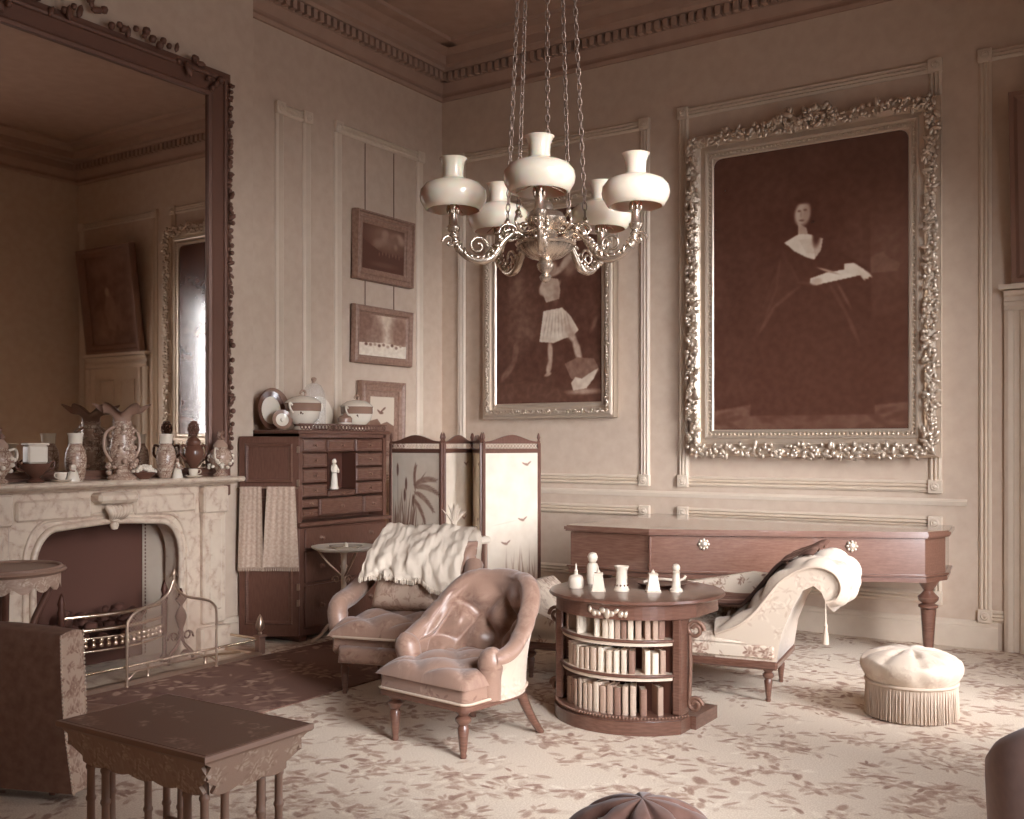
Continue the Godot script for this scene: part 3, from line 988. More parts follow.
func large_pictures():
	# seated lady in black: opening x 2.90-4.45, y 1.61-3.86
	canvas(304, 440, 0.07)
	c_noise(0.05, 0.012, 9)
	c_ell(0.92, 0.38, 0.16, 0.2, 0, 0.26, 0.8, 0.8)
	c_poly([0.78, 0.24, 0.82, 0.24, 0.82, 0.5, 0.78, 0.5], 0.12, 0.8)
	c_poly([0.0, 0.93, 0.2, 0.91, 0.6, 0.93, 1.0, 0.91, 1, 1, 0, 1], 0.26, 0.9)
	for i in 26:
		c_ell(rng.randf(), rng.randf_range(0.93, 1.0), 0.05, 0.012, rng.randf_range(-0.5, 0.5), 0.12, 0.4, 0.8)
	c_poly([0.82, 0.415, 0.88, 0.4, 0.9, 0.42, 0.96, 0.445, 0.95, 0.47, 0.82, 0.47], 0.3, 0.7)
	c_poly([0.38, 0.33, 0.45, 0.31, 0.55, 0.33, 0.7, 0.4, 0.82, 0.46, 0.84, 0.95, 0.2, 0.95, 0.24, 0.6, 0.33, 0.42], 0.06)
	c_poly([0.38, 0.36, 0.34, 0.44, 0.3, 0.5, 0.24, 0.6, 0.23, 0.66, 0.3, 0.6, 0.4, 0.53, 0.46, 0.49, 0.42, 0.42], 0.13, 0.6)
	c_ell(0.5, 0.7, 0.22, 0.3, 0.0, 0.1, 0.8, 0.6)
	c_blur(2)
	c_line([0.45, 0.5, 0.33, 0.56, 0.25, 0.65], 0.01, 0.26, 0.6)
	c_line([0.36, 0.4, 0.34, 0.5, 0.28, 0.6], 0.008, 0.2, 0.5)
	c_line([0.42, 0.42, 0.46, 0.48, 0.55, 0.49], 0.008, 0.18, 0.6)
	c_line([0.62, 0.5, 0.7, 0.6, 0.76, 0.7], 0.01, 0.18, 0.8)
	c_line([0.66, 0.5, 0.72, 0.58], 0.008, 0.3, 0.6)
	c_ell(0.5, 0.235, 0.062, 0.085, 0.1, 0.03, 0.2)
	c_ell(0.535, 0.3, 0.03, 0.1, 0.1, 0.03, 0.3)
	c_poly([0.455, 0.27, 0.5, 0.29, 0.512, 0.32, 0.46, 0.325], 0.62)
	c_poly([0.385, 0.335, 0.46, 0.31, 0.52, 0.315, 0.585, 0.335, 0.575, 0.375, 0.54, 0.405, 0.5, 0.395, 0.44, 0.37], 0.86)
	c_poly([0.46, 0.33, 0.54, 0.33, 0.545, 0.385, 0.5, 0.38], 0.76, 0.7)
	c_poly([0.53, 0.32, 0.585, 0.335, 0.575, 0.375, 0.545, 0.4], 0.62, 0.6)
	c_ell(0.552, 0.315, 0.02, 0.06, 0.1, 0.04, 0.4)
	c_ell(0.478, 0.238, 0.04, 0.06, 0.15, 0.72, 0.2)
	c_ell(0.497, 0.243, 0.02, 0.05, 0.15, 0.5, 0.5, 0.7)
	c_ell(0.462, 0.228, 0.009, 0.005, 0.1, 0.25, 0.4)
	c_ell(0.492, 0.226, 0.009, 0.005, 0.1, 0.25, 0.4)
	c_line([0.472, 0.23, 0.47, 0.25], 0.005, 0.5, 0.8)
	c_ell(0.474, 0.262, 0.014, 0.005, 0.1, 0.3, 0.4)
	c_ell(0.48, 0.19, 0.05, 0.018, 0.1, 0.04, 0.4)
	c_poly([0.52, 0.47, 0.6, 0.455, 0.68, 0.45, 0.74, 0.455, 0.76, 0.475, 0.66, 0.485, 0.55, 0.495, 0.52, 0.485], 0.88)
	c_ell(0.55, 0.482, 0.03, 0.018, 0, 0.72, 0.3)
	c_poly([0.69, 0.43, 0.74, 0.43, 0.79, 0.455, 0.82, 0.48, 0.8, 0.49, 0.77, 0.475, 0.74, 0.475, 0.69, 0.455], 0.84)
	for i in 3:
		c_line([0.765 + i * 0.015, 0.462, 0.79 + i * 0.016, 0.49 - i * 0.004], 0.006, 0.8)
	c_line([0.56, 0.435, 0.66, 0.462], 0.006, 0.6)
	c_noise(0.05, 0.06, 33)
	c_blur(2)
	var t := framed_picture("portrait_painting", "large dark portrait of a seated lady in a carved gilt frame", v3(3.675, 2.735, 0.06), Basis(), 1.55, 2.25, P2([0, 0.01, 0.01, 0.02, 0.025, 0.02, 0.03, 0.008, 0.045, 0.008, 0.055, 0.03, 0.07, 0.035, 0.08, 0.02, 0.115, 0.015, 0.12, 0.03, 0.15, 0.06, 0.2, 0.05, 0.22, 0.0, 0.22, -0.05]), M.gilt, c_tex(), 0.19)
	var s := S()
	var r := RandomNumberGenerator.new()
	r.seed = 11
	var a := 0.775 + 0.17
	var b := 1.125 + 0.17
	for k in 3:
		foliage(s, v3(-a, -b, 0.055), v3(a, -b, 0.055), Vector3.UP, Vector3.BACK, 0.055, 0.05, r)
		foliage(s, v3(-a, b, 0.055), v3(a, b, 0.055), Vector3.UP, Vector3.BACK, 0.055, 0.05, r)
		foliage(s, v3(-a, -b, 0.055), v3(-a, b, 0.055), Vector3.RIGHT, Vector3.BACK, 0.05, 0.05, r)
		foliage(s, v3(a, -b, 0.055), v3(a, b, 0.055), Vector3.RIGHT, Vector3.BACK, 0.05, 0.05, r)
	for k in 4:
		foliage(s, v3(-0.25, b + 0.03, 0.06), v3(0.25, b + 0.03, 0.06), Vector3.UP, Vector3.BACK, 0.08, 0.06, r)
	part(s, "carved_foliage", M.gilt, t, "stuff")
	s = S()
	var beads := 0
	for e in [-1.0, 1.0]:
		for i in 70:
			blob(s, v3(e * (0.775 + 0.038), lerpf(-1.15, 1.15, i / 69.0), 0.012), v3(0.011, 0.012, 0.011), Basis(), 5, 3)
		for i in 48:
			blob(s, v3(lerpf(-0.8, 0.8, i / 47.0), e * (1.125 + 0.038), 0.012), v3(0.012, 0.011, 0.011), Basis(), 5, 3)
	part(s, "beading", M.gilt, t, "stuff")
	# spandrels that round the corners of the opening
	s = S()
	for e in [-1.0, 1.0]:
		var p := [Vector2(e * 0.776, 1.126), Vector2(e * 0.776, 1.06)]
		for i in 7:
			var an := PI / 2 * i / 6.0
			p.append(Vector2(e * (0.71 + 0.065 * cos(an)), 1.06 + 0.065 * sin(an)))
		p.append(Vector2(e * 0.71, 1.126))
		prism(s, p, 0.01, Transform3D(Basis(), v3(0, 0, 0.005)))
	part(s, "corner_spandrel", M.gilt, t)
	# dancing figure: outer x .57-1.98, y 1.73-3.78
	canvas(256, 400, 0.1)
	c_noise(0.08, 0.015, 12)
	c_ell(0.22, 0.5, 0.14, 0.26, 0.1, 0.3, 0.8, 0.8)
	c_ell(0.2, 0.38, 0.06, 0.1, 0.2, 0.4, 0.7, 0.7)
	c_ell(0.3, 0.62, 0.12, 0.08, 0.0, 0.34, 0.7, 0.7)
	c_line([0.2, 0.68, 0.17, 0.78, 0.05, 0.87], 0.03, 0.36, 0.8)
	c_poly([0.0, 0.9, 0.3, 0.88, 0.6, 0.92, 1, 0.9, 1, 1, 0, 1], 0.2, 0.7)
	c_ell(0.72, 0.29, 0.07, 0.1, 0.5, 0.4, 0.5)
	c_line([0.45, 0.4, 0.52, 0.33, 0.62, 0.31, 0.72, 0.24], 0.032, 0.66)
	c_ell(0.53, 0.29, 0.055, 0.065, 0.0, 0.24, 0.2)
	c_ell(0.545, 0.3, 0.04, 0.05, 0.0, 0.6, 0.3)
	c_poly([0.44, 0.37, 0.52, 0.35, 0.6, 0.36, 0.62, 0.42, 0.6, 0.5, 0.5, 0.5, 0.46, 0.44], 0.7)
	c_line([0.46, 0.38, 0.44, 0.42, 0.52, 0.43, 0.6, 0.38], 0.03, 0.72)
	c_poly([0.47, 0.48, 0.64, 0.46, 0.66, 0.51, 0.56, 0.53, 0.47, 0.52], 0.14)
	c_poly([0.46, 0.52, 0.64, 0.51, 0.72, 0.56, 0.79, 0.63, 0.74, 0.66, 0.66, 0.67, 0.56, 0.69, 0.42, 0.68, 0.44, 0.6], 0.86)
	for i in 8:
		c_line([0.5 + i * 0.025, 0.53, 0.45 + i * 0.038, 0.67 - i * 0.004], 0.006, 0.66, 0.7)
	c_line([0.52, 0.69, 0.525, 0.78, 0.5, 0.845], 0.024, 0.64)
	c_line([0.68, 0.62, 0.75, 0.68, 0.8, 0.78], 0.03, 0.68)
	c_ell(0.5, 0.85, 0.035, 0.014, -0.3, 0.64, 0.3)
	c_ell(0.82, 0.79, 0.04, 0.014, 0.4, 0.64, 0.3)
	c_poly([0.66, 0.8, 0.78, 0.77, 0.93, 0.78, 0.98, 0.84, 0.88, 0.9, 0.72, 0.88], 0.36)
	c_poly([0.72, 0.9, 0.76, 0.87, 0.82, 0.88, 0.9, 0.85, 0.97, 0.83, 0.93, 0.88, 0.86, 0.93, 0.74, 0.94], 0.8)
	c_ell(0.84, 0.945, 0.14, 0.02, 0, 0.66, 0.5, 0.8)
	c_ell(0.93, 0.6, 0.02, 0.07, 0.5, 0.36, 0.5, 0.8)
	c_ell(0.7, 0.62, 0.05, 0.09, -0.4, 0.6, 0.5, 0.5)
	c_ell(0.58, 0.43, 0.03, 0.07, 0.0, 0.5, 0.6, 0.5)
	c_noise(0.12, 0.05, 34)
	c_blur(2)
	t = framed_picture("dancer_painting", "dark painting of a dancing figure in a white skirt behind the chandelier", v3(1.27, 2.755, 0.06), Basis(), 1.13, 1.77, P2([0, 0.01, 0.012, 0.022, 0.03, 0.02, 0.035, 0.008, 0.05, 0.012, 0.06, 0.04, 0.1, 0.055, 0.115, 0.05, 0.125, 0.035, 0.14, 0.04, 0.14, -0.05]), M.gilt, c_tex(), 0.3)
	s = S()
	for e in [-1.0, 1.0]:
		foliage(s, v3(e * 0.645, -0.98, 0.05), v3(e * 0.645, 0.98, 0.05), Vector3.RIGHT, Vector3.BACK, 0.012, 0.03, r)
		foliage(s, v3(-0.64, e * 0.965, 0.05), v3(0.64, e * 0.965, 0.05), Vector3.UP, Vector3.BACK, 0.012, 0.03, r)
	part(s, "carved_ornament", M.gilt, t, "stuff")
func small_pictures():
	var b := Basis(Vector3.UP, PI / 2)
	var prof := P2([0, 0.004, 0.02, 0.012, 0.022, 0.022, 0.05, 0.03, 0.06, 0.02, 0.085, 0.025, 0.09, 0.045, 0.105, 0.045, 0.11, 0.0, 0.11, -0.03])
	canvas(160, 112, 0.16)
	c_ell(0.6, 0.25, 0.42, 0.2, 0.1, 0.4, 0.7)
	for i in 22:
		c_ell(rng.randf_range(0.25, 0.95), rng.randf_range(0.08, 0.45), rng.randf_range(0.04, 0.12), rng.randf_range(0.03, 0.06), rng.randf_range(-0.4, 0.4), rng.randf_range(0.3, 0.7), 0.6, 0.6)
	c_poly([0, 0.35, 0.2, 0.45, 0.4, 0.55, 0.6, 0.6, 0.8, 0.62, 1, 0.58, 1, 1, 0, 1], 0.14)
	for i in 14:
		c_ell(0.35 + i * 0.04, 0.6 + 0.02 * sin(i * 2.0), 0.012, 0.03, 0, 0.12 + 0.25 * (i % 2), 0.4)
	c_ell(0.5, 0.85, 0.3, 0.04, 0, 0.26, 0.5)
	c_blur(1)
	framed_picture("landscape_picture", "topmost small picture beside the corner, stormy landscape in a dark wooden frame", v3(0.045, 3.27, 0.94), b * Basis(Vector3.RIGHT, 0.03), 0.58, 0.4, prof, M.oak_frame, c_tex(), 0.4)
	canvas(160, 112, 0.8)
	c_ell(0.1, 0.35, 0.3, 0.42, 0, 0.36, 0.4)
	c_ell(0.35, 0.5, 0.16, 0.2, 0.2, 0.46, 0.4)
	c_ell(0.85, 0.4, 0.2, 0.36, 0, 0.42, 0.4)
	c_poly([0, 0.7, 0.5, 0.66, 1, 0.7, 1, 1, 0, 1], 0.9)
	c_noise(0.1, 0.06, 5)
	for i in 9:
		c_ell(0.15 + i * 0.09, 0.72 + 0.03 * sin(i * 3.0), 0.03, 0.025, 0, 0.2 + 0.2 * (i % 3), 0.4)
	c_blur(1)
	framed_picture("winter_picture", "middle small picture, pale snowy scene with dark trees, above the china", v3(0.045, 2.475, 0.95), b * Basis(Vector3.RIGHT, 0.03), 0.66, 0.37, P2([0, 0.004, 0.015, 0.012, 0.02, 0.03, 0.05, 0.04, 0.07, 0.03, 0.075, 0.0, 0.075, -0.03]), M.oak_frame, c_tex(), 0.4)
	canvas(96, 128, 0.82)
	c_poly([0, 0.55, 0.3, 0.5, 0.45, 0.62, 0.7, 0.56, 1, 0.66, 1, 1, 0, 1], 0.34)
	c_line([0.3, 0.3, 0.42, 0.36, 0.5, 0.3, 0.62, 0.24], 0.03, 0.24)
	c_ell(0.45, 0.36, 0.09, 0.04, 0, 0.24, 0.3)
	c_ell(0.3, 0.68, 0.12, 0.14, 0, 0.28, 0.4)
	c_blur(1)
	framed_picture("bird_picture", "small picture of a flying bird in wide frame, lowest, behind the tureens", v3(0.05, 1.72, 0.97), b * Basis(Vector3.RIGHT, 0.02), 0.33, 0.4, P2([0, 0.004, 0.05, 0.004, 0.055, 0.02, 0.09, 0.03, 0.1, 0.02, 0.12, 0.035, 0.14, 0.03, 0.14, -0.03]), M.oak_frame, c_tex(), 0.4)
	# hanging cords
	var i := 0
	for q in [[0.75, 3.5], [1.15, 3.5]]:
		var s := S()
		tube(s, [v3(0.008, 2.6, q[0]), v3(0.008, 4.2, q[0])], 0.004, 5)
		tag(part(s, "picture_cord", M.darkpaint), ["picture cord nearer the room corner, above the small pictures", "picture cord farther from the room corner, above the small pictures"][i], "cord", "picture cords")
		i += 1
# ------------------------------------------------------------------ furniture
func flat(y0: float) -> Transform3D:
	# polygon (x, -z) -> horizontal slab rising from y0
	return Transform3D(Basis(v3(1, 0, 0), v3(0, 0, -1), v3(0, 1, 0)), v3(0, y0, 0))
func plan(a: Array, grow := 0.0) -> Array:
	var p := PackedVector2Array()
	for i in a.size() / 2:
		p.append(Vector2(a[2 * i], -a[2 * i + 1]))
	if grow != 0.0:
		p = grown(p, grow)
	return Array(p)
func grown(p, by: float) -> PackedVector2Array:
	var q := PackedVector2Array(p)
	var area := 0.0
	for i in q.size():
		area += q[i].cross(q[(i + 1) % q.size()])
	if area < 0.0:
		q.reverse()
	return Geometry2D.offset_polygon(q, by, Geometry2D.JOIN_MITER)[0]
# upholstered pad: O corner, X and Y its sides, N the way it bulges
func pad(s: SurfaceTool, O: Vector3, X: Vector3, Y: Vector3, N: Vector3, thick: float, tu := 0.0, tv := 0.0, dip := 0.35, nu := 28, nv := 24):
	var f := func(u: float, v: float) -> Vector3:
		var e := pow(maxf(0.0, 1.0 - pow(absf(2 * u - 1), 5.0)), 0.5) * pow(maxf(0.0, 1.0 - pow(absf(2 * v - 1), 5.0)), 0.5)
		var k := 1.0
		if tu > 0.0:
			k = 1.0 - dip * (1.0 - tuft(u * tu * 0.5, v * tv * 0.5, 0.8))
		return O + X * u + Y * v + N * (thick * e * k)
	var fl := X.cross(Y).dot(N) < 0.0
	sheet(s, f, nu, nv, fl)
	sheet(s, func(u: float, v: float): return O + X * u + Y * v, 2, 2, not fl)
func buttons(s: SurfaceTool, O: Vector3, X: Vector3, Y: Vector3, N: Vector3, thick: float, tu: float, tv: float, dip := 0.35):
	for i in range(1, int(tu * 2)):
		for j in range(1, int(tv * 2)):
			# crossings of the two diagonal families
			var u := i / (tu * 1.0)
			var v := j / (tv * 1.0)
			if (i + j) % 2 == 0 and u < 0.95 and v < 0.95:
				blob(s, O + X * u + Y * v + N * (thick * (1.0 - dip) + 0.004), v3(0.012, 0.007, 0.012), Basis(X.normalized(), N, X.normalized().cross(N)), 8, 4)
func turned_leg(s: SurfaceTool, at: Vector3, h: float, r := 0.024):
	lathe(s, P2([r * 0.5, 0, r * 0.62, 0.012, r * 0.5, 0.022, r * 0.62, 0.04, r * 0.95, h * 0.6, r * 0.7, h * 0.66, r * 1.25, h * 0.74, r * 1.3, h * 0.8, r * 0.8, h * 0.86, r * 1.2, h * 0.92, r * 1.2, h]), 14, Transform3D(Basis(), at))
func piano():
	var t := thing("grand_piano", "polished dark grand piano along the wall below the large portrait", "piano", v3(3.6, 0, 0.9))
	var A := []
	var raw := [2.44, 1.65, 3.08, 1.65, 4.73, 0.85, 4.815, 0.62, 4.76, 0.2, 2.44, 0.2]
	for i in 6:
		A.append(raw[2 * i] - 3.6)
		A.append(raw[2 * i + 1] - 0.9)
	var s := S()
	prism(s, plan(A), 0.27, flat(0.585))
	part(s, "case", M.mahogany, t)
	s = S()
	prism(s, plan(A, 0.012), 0.03, flat(0.56))
	prism(s, plan(A, 0.022), 0.012, flat(0.6))
	part(s, "bottom_moulding", M.walnut, t)
	s = S()
	prism(s, plan(A, 0.028), 0.012, flat(0.86))
	prism(s, plan(A, 0.036), 0.022, flat(0.872))
	prism(s, plan(A, 0.022), 0.008, flat(0.894))
	part(s, "lid", M.mahogany, t)
	# gilt corner line and rosettes on the bent side
	var a := v3(3.08 - 3.6, 0, 0.75)
	var b := v3(4.73 - 3.6, 0, -0.05)
	var d := (b - a).normalized()
	var n := v3(-d.z, 0, d.x)
	if n.z < 0:
		n = -n
	for u in [0.2, 0.74]:
		s = S()
		var c: Vector3 = a.lerp(b, u) + v3(0, 0.8, 0)
		var xf := Transform3D(Basis(d, n, d.cross(n)), c)
		lathe(s, P2([0.03, 0, 0.03, 0.006, 0.018, 0.014, 0.022, 0.018, 0.01, 0.026, 0, 0.028]), 16, xf)
		for i in 8:
			var an := TAU * i / 8.0
			blob(s, xf * v3(0.03 * cos(an), 0.008, 0.03 * sin(an)), v3(0.012, 0.012, 0.012), Basis(), 6, 4)
		part(s, "rosette", M.gilt, t)
	s = S()
	cbox(s, a + v3(0.0, 0.72, 0.006), v3(0.02, 0.25, 0.02), 0.006)
	part(s, "corner_bead", M.walnut, t)
	for p in [[4.72, 0.7], [2.62, 1.45], [2.62, 0.4]]:
		s = S()
		var at := v3(p[0] - 3.6, 0, p[1] - 0.9)
		lathe(s, P2([0.02, 0, 0.028, 0.02, 0.018, 0.04, 0.03, 0.05, 0.052, 0.36, 0.052, 0.365]), 8, Transform3D(Basis(), at))
		lathe(s, P2([0.045, 0.365, 0.065, 0.375, 0.065, 0.39, 0.04, 0.4, 0.066, 0.425, 0.07, 0.445, 0.045, 0.47, 0.03, 0.49, 0.05, 0.52, 0.075, 0.56]), 18, Transform3D(Basis(), at))
		part(s, "leg", M.walnut, t)
func chaise():
	var t := thing("chaise_longue", "flower-patterned chaise longue with tall tufted scroll end beside the bookcase", "sofa", v3(3.55, 0, 2.22), deg_to_rad(9.0))
	var Z0 := -0.34
	var Z1 := 0.29
	var s := S()
	cbox(s, v3(-0.18, 0.215, (Z0 + Z1) / 2), v3(1.68, 0.05, Z1 - Z0), 0.012)
	part(s, "rail", M.walnut, t)
	s = S()
	cbox(s, v3(-0.17, 0.29, (Z0 + Z1) / 2), v3(1.64, 0.1, Z1 - Z0), 0.02)
	part(s, "seat_base", M.chintz, t)
	s = S()
	pad(s, v3(-0.96, 0.335, Z1), v3(1.45, 0, 0), v3(0, 0, Z0 - Z1), Vector3.UP, 0.09, 8, 4, 0.35, 64, 28)
	part(s, "seat", M.chintz, t)
	# tall scroll end
	var up := [Vector2(0.3, 0.38), Vector2(0.42, 0.43), Vector2(0.52, 0.51), Vector2(0.6, 0.61), Vector2(0.68, 0.71), Vector2(0.78, 0.775), Vector2(0.88, 0.8), Vector2(0.97, 0.77), Vector2(1.01, 0.7), Vector2(0.99, 0.63), Vector2(0.93, 0.6)]
	var prof := up.duplicate()
	for q in [Vector2(0.9, 0.66), Vector2(0.86, 0.69), Vector2(0.8, 0.66), Vector2(0.74, 0.55), Vector2(0.68, 0.4), Vector2(0.655, 0.24), Vector2(0.3, 0.24)]:
		prof.append(q)
	s = S()
	prism(s, prof, Z1 - Z0 - 0.02, Transform3D(Basis(), v3(0, 0, Z0 + 0.01)), true)
	part(s, "scroll_end", M.pale_satin, t)
	s = S()
	var up3 := []
	for q in up:
		up3.append(v3(q.x, q.y, 0))
	var C := curve(up3, 48)
	sheet(s, func(u: float, v: float):
		var k := int(round(u * 48))
		var c: Vector3 = C[k]
		var tg: Vector3 = (C[mini(k + 1, 48)] - C[maxi(k - 1, 0)]).normalized()
		var n := v3(-tg.y, tg.x, 0)
		var e := pow(maxf(0.0, 1.0 - pow(absf(2 * v - 1), 8.0)), 0.5)
		return c + v3(0, 0, lerpf(Z1 + 0.005, Z0 - 0.005, v)) + n * (0.004 + e * (0.05 + 0.05 * (tuft(u * 4.0, v * 2.0, 0.6) - 0.6))), 48, 30)
	part(s, "tufted_head", M.pale_satin, t)
	s = S()
	var edge := []
	for i in 49:
		edge.append(C[i] + v3(0, 0, Z1 + 0.002))
	tube(s, edge, 0.009, 6)
	part(s, "piping", M.trim, t)
	# low scrolled foot end
	s = S()
	var foot := P2([-0.72, 0.38, -0.84, 0.43, -0.91, 0.52, -0.98, 0.58, -1.05, 0.57, -1.09, 0.51, -1.06, 0.45, -1.0, 0.45, -0.985, 0.38, -0.98, 0.24, -0.72, 0.24])
	prism(s, foot, Z1 - Z0, Transform3D(Basis(), v3(0, 0, Z0)), true)
	part(s, "foot_end", M.chintz, t)
	s = S()
	var sp := []
	for i in 26:
		var an := 0.6 + i * 0.36
		sp.append(v3(-1.02, 0.51, Z1 + 0.004) + v3(cos(an), sin(an), 0) * (0.065 - i * 0.002))
	tube(s, sp, 0.005, 5)
	part(s, "scroll_piping", M.trim, t)
	# low back along the wall side
	s = S()
	var back := P2([-0.9, 0.3, -0.9, 0.5, -0.6, 0.55, 0.0, 0.6, 0.4, 0.68, 0.62, 0.66, 0.5, 0.4, 0.5, 0.3])
	prism(s, back, 0.07, Transform3D(Basis(), v3(0, 0, Z0 - 0.01)), true)
	part(s, "low_back", M.chintz, t)
	for p in [[0.6, Z1 - 0.05], [-0.9, Z1 - 0.05], [0.58, Z0 + 0.05], [-0.9, Z0 + 0.05]]:
		s = S()
		turned_leg(s, v3(p[0], 0, p[1]), 0.2, 0.026)
		part(s, "leg", M.walnut, t)
	s = S()
	lathe(s, P2([0.026, 0.37, 0.022, 0.42, 0.012, 0.46, 0.018, 0.475, 0.008, 0.49, 0.003, 0.6, 0.003, 0.62]), 10, Transform3D(Basis(), v3(0.93, 0, Z1 + 0.02)), 10, 0.25)
	part(s, "tassel", M.trim, t)
	# striped shawl thrown over the head end
	canvas(128, 128, 0.26)
	for i in 9:
		c_line([0.0, 0.06 + i * 0.115, 1.0, 0.06 + i * 0.115], 0.01, 0.55 if i % 2 else 0.14)
	c_noise(0.12, 0.2, 8)
	var m := mat("shawl", Color.WHITE, 0.8, 0, c_tex(), Vector3.ZERO)
	var sh := thing("striped_shawl", "dark striped shawl thrown over the chaise head end", "shawl", v3(3.55, 0, 2.22), deg_to_rad(9.0))
	s = S()
	var fs := func(u: float, v: float) -> Vector3:
		var k := u * 30.0
		var c: Vector3 = C[int(k)].lerp(C[mini(int(k) + 1, 48)], k - int(k)) if u > 0 else C[0]
		if u < 0.25:
			c = v3(lerpf(-0.02, C[7].x, u / 0.25), lerpf(0.445, C[7].y + 0.01, u / 0.25), 0)
		var fold := 0.018 * sin(v * 16.0 + u * 5.0) + 0.012 * sin(u * 21.0)
		return c + v3(-0.035 + fold * 0.6, 0.05 + fold, lerpf(0.16, -0.36, v) + 0.1 * u * (0.5 - v)) + v3(-0.02, 0.02, 0)
	sheet(s, fs, 40, 28)
	sheet(s, func(u: float, v: float): return fs.call(u, v) + v3(0.003, -0.006, 0), 40, 28, true)
	part(s, "cloth", m, sh)
	s = S()
	for i in 40:
		var p: Vector3 = fs.call(0.0, i / 39.0)
		tube(s, [p, p + v3(-0.03, -0.012 + 0.01 * sin(i * 2.0), 0), p + v3(-0.05, -0.03, 0.01 * cos(i * 3.0))], 0.003, 4, false)
	part(s, "fringe", m, sh, "stuff")
func clipped(r: float, cx: float, n := 20) -> Array:
	# circle of radius r cut off at x = +-cx, as (x, -z) polygon
	var p := []
	var th := asin(minf(1.0, cx / r))
	for i in n + 1:
		var a := lerpf(-th, th, float(i) / n)
		p.append(Vector2(r * sin(a), -r * cos(a)))
	for i in n + 1:
		var a := lerpf(th, -th, float(i) / n)
		p.append(Vector2(r * sin(a), r * cos(a)))
	return p
func dee(r: float, cx: float, z0: float, n := 24) -> Array:
	# the part of the clipped circle in front of z = z0
	var p := []
	var th := asin(cx / r)
	for i in n + 1:
		var a := lerpf(-th, th, float(i) / n)
		p.append(Vector2(r * sin(a), -r * cos(a)))
	p.append(Vector2(cx, -z0))
	p.append(Vector2(-cx, -z0))
	return p
func drum_bookcase():
	var at := v3(3.66, 0, 3.02)
	var t := thing("drum_bookcase", "round wooden bookcase table with three curved shelves of books", "bookcase", at)
	var s := S()
	lathe(s, P2([0.0, 0.664, 0.45, 0.664, 0.475, 0.667, 0.485, 0.676, 0.478, 0.688, 0.46, 0.692, 0, 0.692]), 56)
	part(s, "table_top", M.walnut, t)
	s = S()
	prism(s, clipped(0.445, 0.42, 28), 0.075, flat(0.59))
	part(s, "apron", M.walnut, t)
	s = S()
	# gilt mount on the apron
	for i in 9:
		var a := (i - 4) * 0.055
		blob(s, v3(0.45 * sin(a + 0.12), 0.625 + 0.01 * cos(i * 2.1), 0.45 * cos(a + 0.12)), v3(0.02, 0.012 + (0.016 if i == 4 else 0.004 * (i % 2)), 0.01), Basis(Vector3.UP, a) * Basis(Vector3.BACK, (i - 4) * 0.35), 8, 5)
	part(s, "gilt_mount", M.gilt, t)
	for y in [0.45, 0.27]:
		s = S()
		prism(s, dee(0.412, 0.332, 0.14), 0.034, flat(y))
		part(s, "shelf", M.palewood, t)
		s = S()
		var e := []
		for i in 29:
			var a := lerpf(-1.02, 1.02, i / 28.0)
			e.append(v3(0.416 * sin(a), y + 0.026, 0.416 * cos(a)))
		tube(s, e, 0.009, 6)
		part(s, "shelf_edge", M.rosewood, t)
	s = S()
	prism(s, dee(0.455, 0.38, 0.13), 0.07, flat(0.0))
	prism(s, dee(0.44, 0.37, 0.14), 0.02, flat(0.07))
	box(s, v3(-0.41, 0.0, -0.16), v3(0.41, 0.07, 0.13))
	box(s, v3(-0.3, 0.07, -0.16), v3(0.3, 0.1, 0.13))
	part(s, "plinth", M.walnut, t)
	s = S()
	for i in 54:
		var a := lerpf(-1.1, 1.1, i / 53.0)
		blob(s, v3(0.445 * sin(a), 0.088, 0.445 * cos(a)), v3(0.008, 0.008, 0.008), Basis(), 6, 4)
	part(s, "beading", M.gilt_dull, t)
	s = S()
	box(s, v3(-0.335, 0.09, 0.14), v3(0.335, 0.59, 0.22))
	box(s, v3(-0.2, 0.09, -0.14), v3(0.2, 0.59, 0.14))
	part(s, "core", M.ebony, t)
	for e in [-1.0, 1.0]:
		s = S()
		cbox(s, v3(e * 0.352, 0.34, 0.19), v3(0.05, 0.5, 0.12), 0.008)
		part(s, "pilaster", M.walnut, t)
		# pierced scroll brackets under the overhanging top
		s = S()
		for q in [[0.53, 0.05], [0.14, 0.042]]:
			var sp := []
			for i in 24:
				var a := i * 0.4
				sp.append(v3(e * (0.405 + q[1] * 0.3 + cos(a) * (q[1] - i * q[1] * 0.03)), q[0] + sin(a) * (q[1] - i * q[1] * 0.03), 0.16))
			tube(s, sp, 0.011, 6)
		tube(s, curve([v3(e * 0.385, 0.16, 0.16), v3(e * 0.392, 0.3, 0.16), v3(e * 0.39, 0.5, 0.16)], 8), 0.011, 6)
		part(s, "scroll_bracket", M.gilt_dull, t)
	# books, spine outwards along the curve
	var bm := []
	for k in 5:
		bm.append(mat("book_cloth_%d" % k, T([0.62, 0.72, 0.82, 0.92, 0.4][k]), 0.7))
	var cover := S()
	cbox(cover, v3(-0.46, 0.5, -0.5), v3(0.08, 1, 1), 0.0)
	cbox(cover, v3(0.46, 0.5, -0.5), v3(0.08, 1, 1), 0.0)
	var rib := []
	for i in 9:
		var a := lerpf(-PI / 2, PI / 2, i / 8.0)
		rib.append(Vector2(0.5 * sin(a), 0.06 * cos(a)))
	rib.append(Vector2(0.5, -0.05))
	rib.append(Vector2(-0.5, -0.05))
	prism(cover, rib, 1.0, Transform3D(Basis(v3(1, 0, 0), v3(0, 0, 1), v3(0, -1, 0)), v3(0, 1, 0)))
	for y in [0.1, 0.28, 0.72, 0.9]:
		cbox(cover, v3(0, y, 0.05), v3(0.8, 0.018, 0.06), 0.0)
	var cm := mesh_of(cover)
	var pg := S()
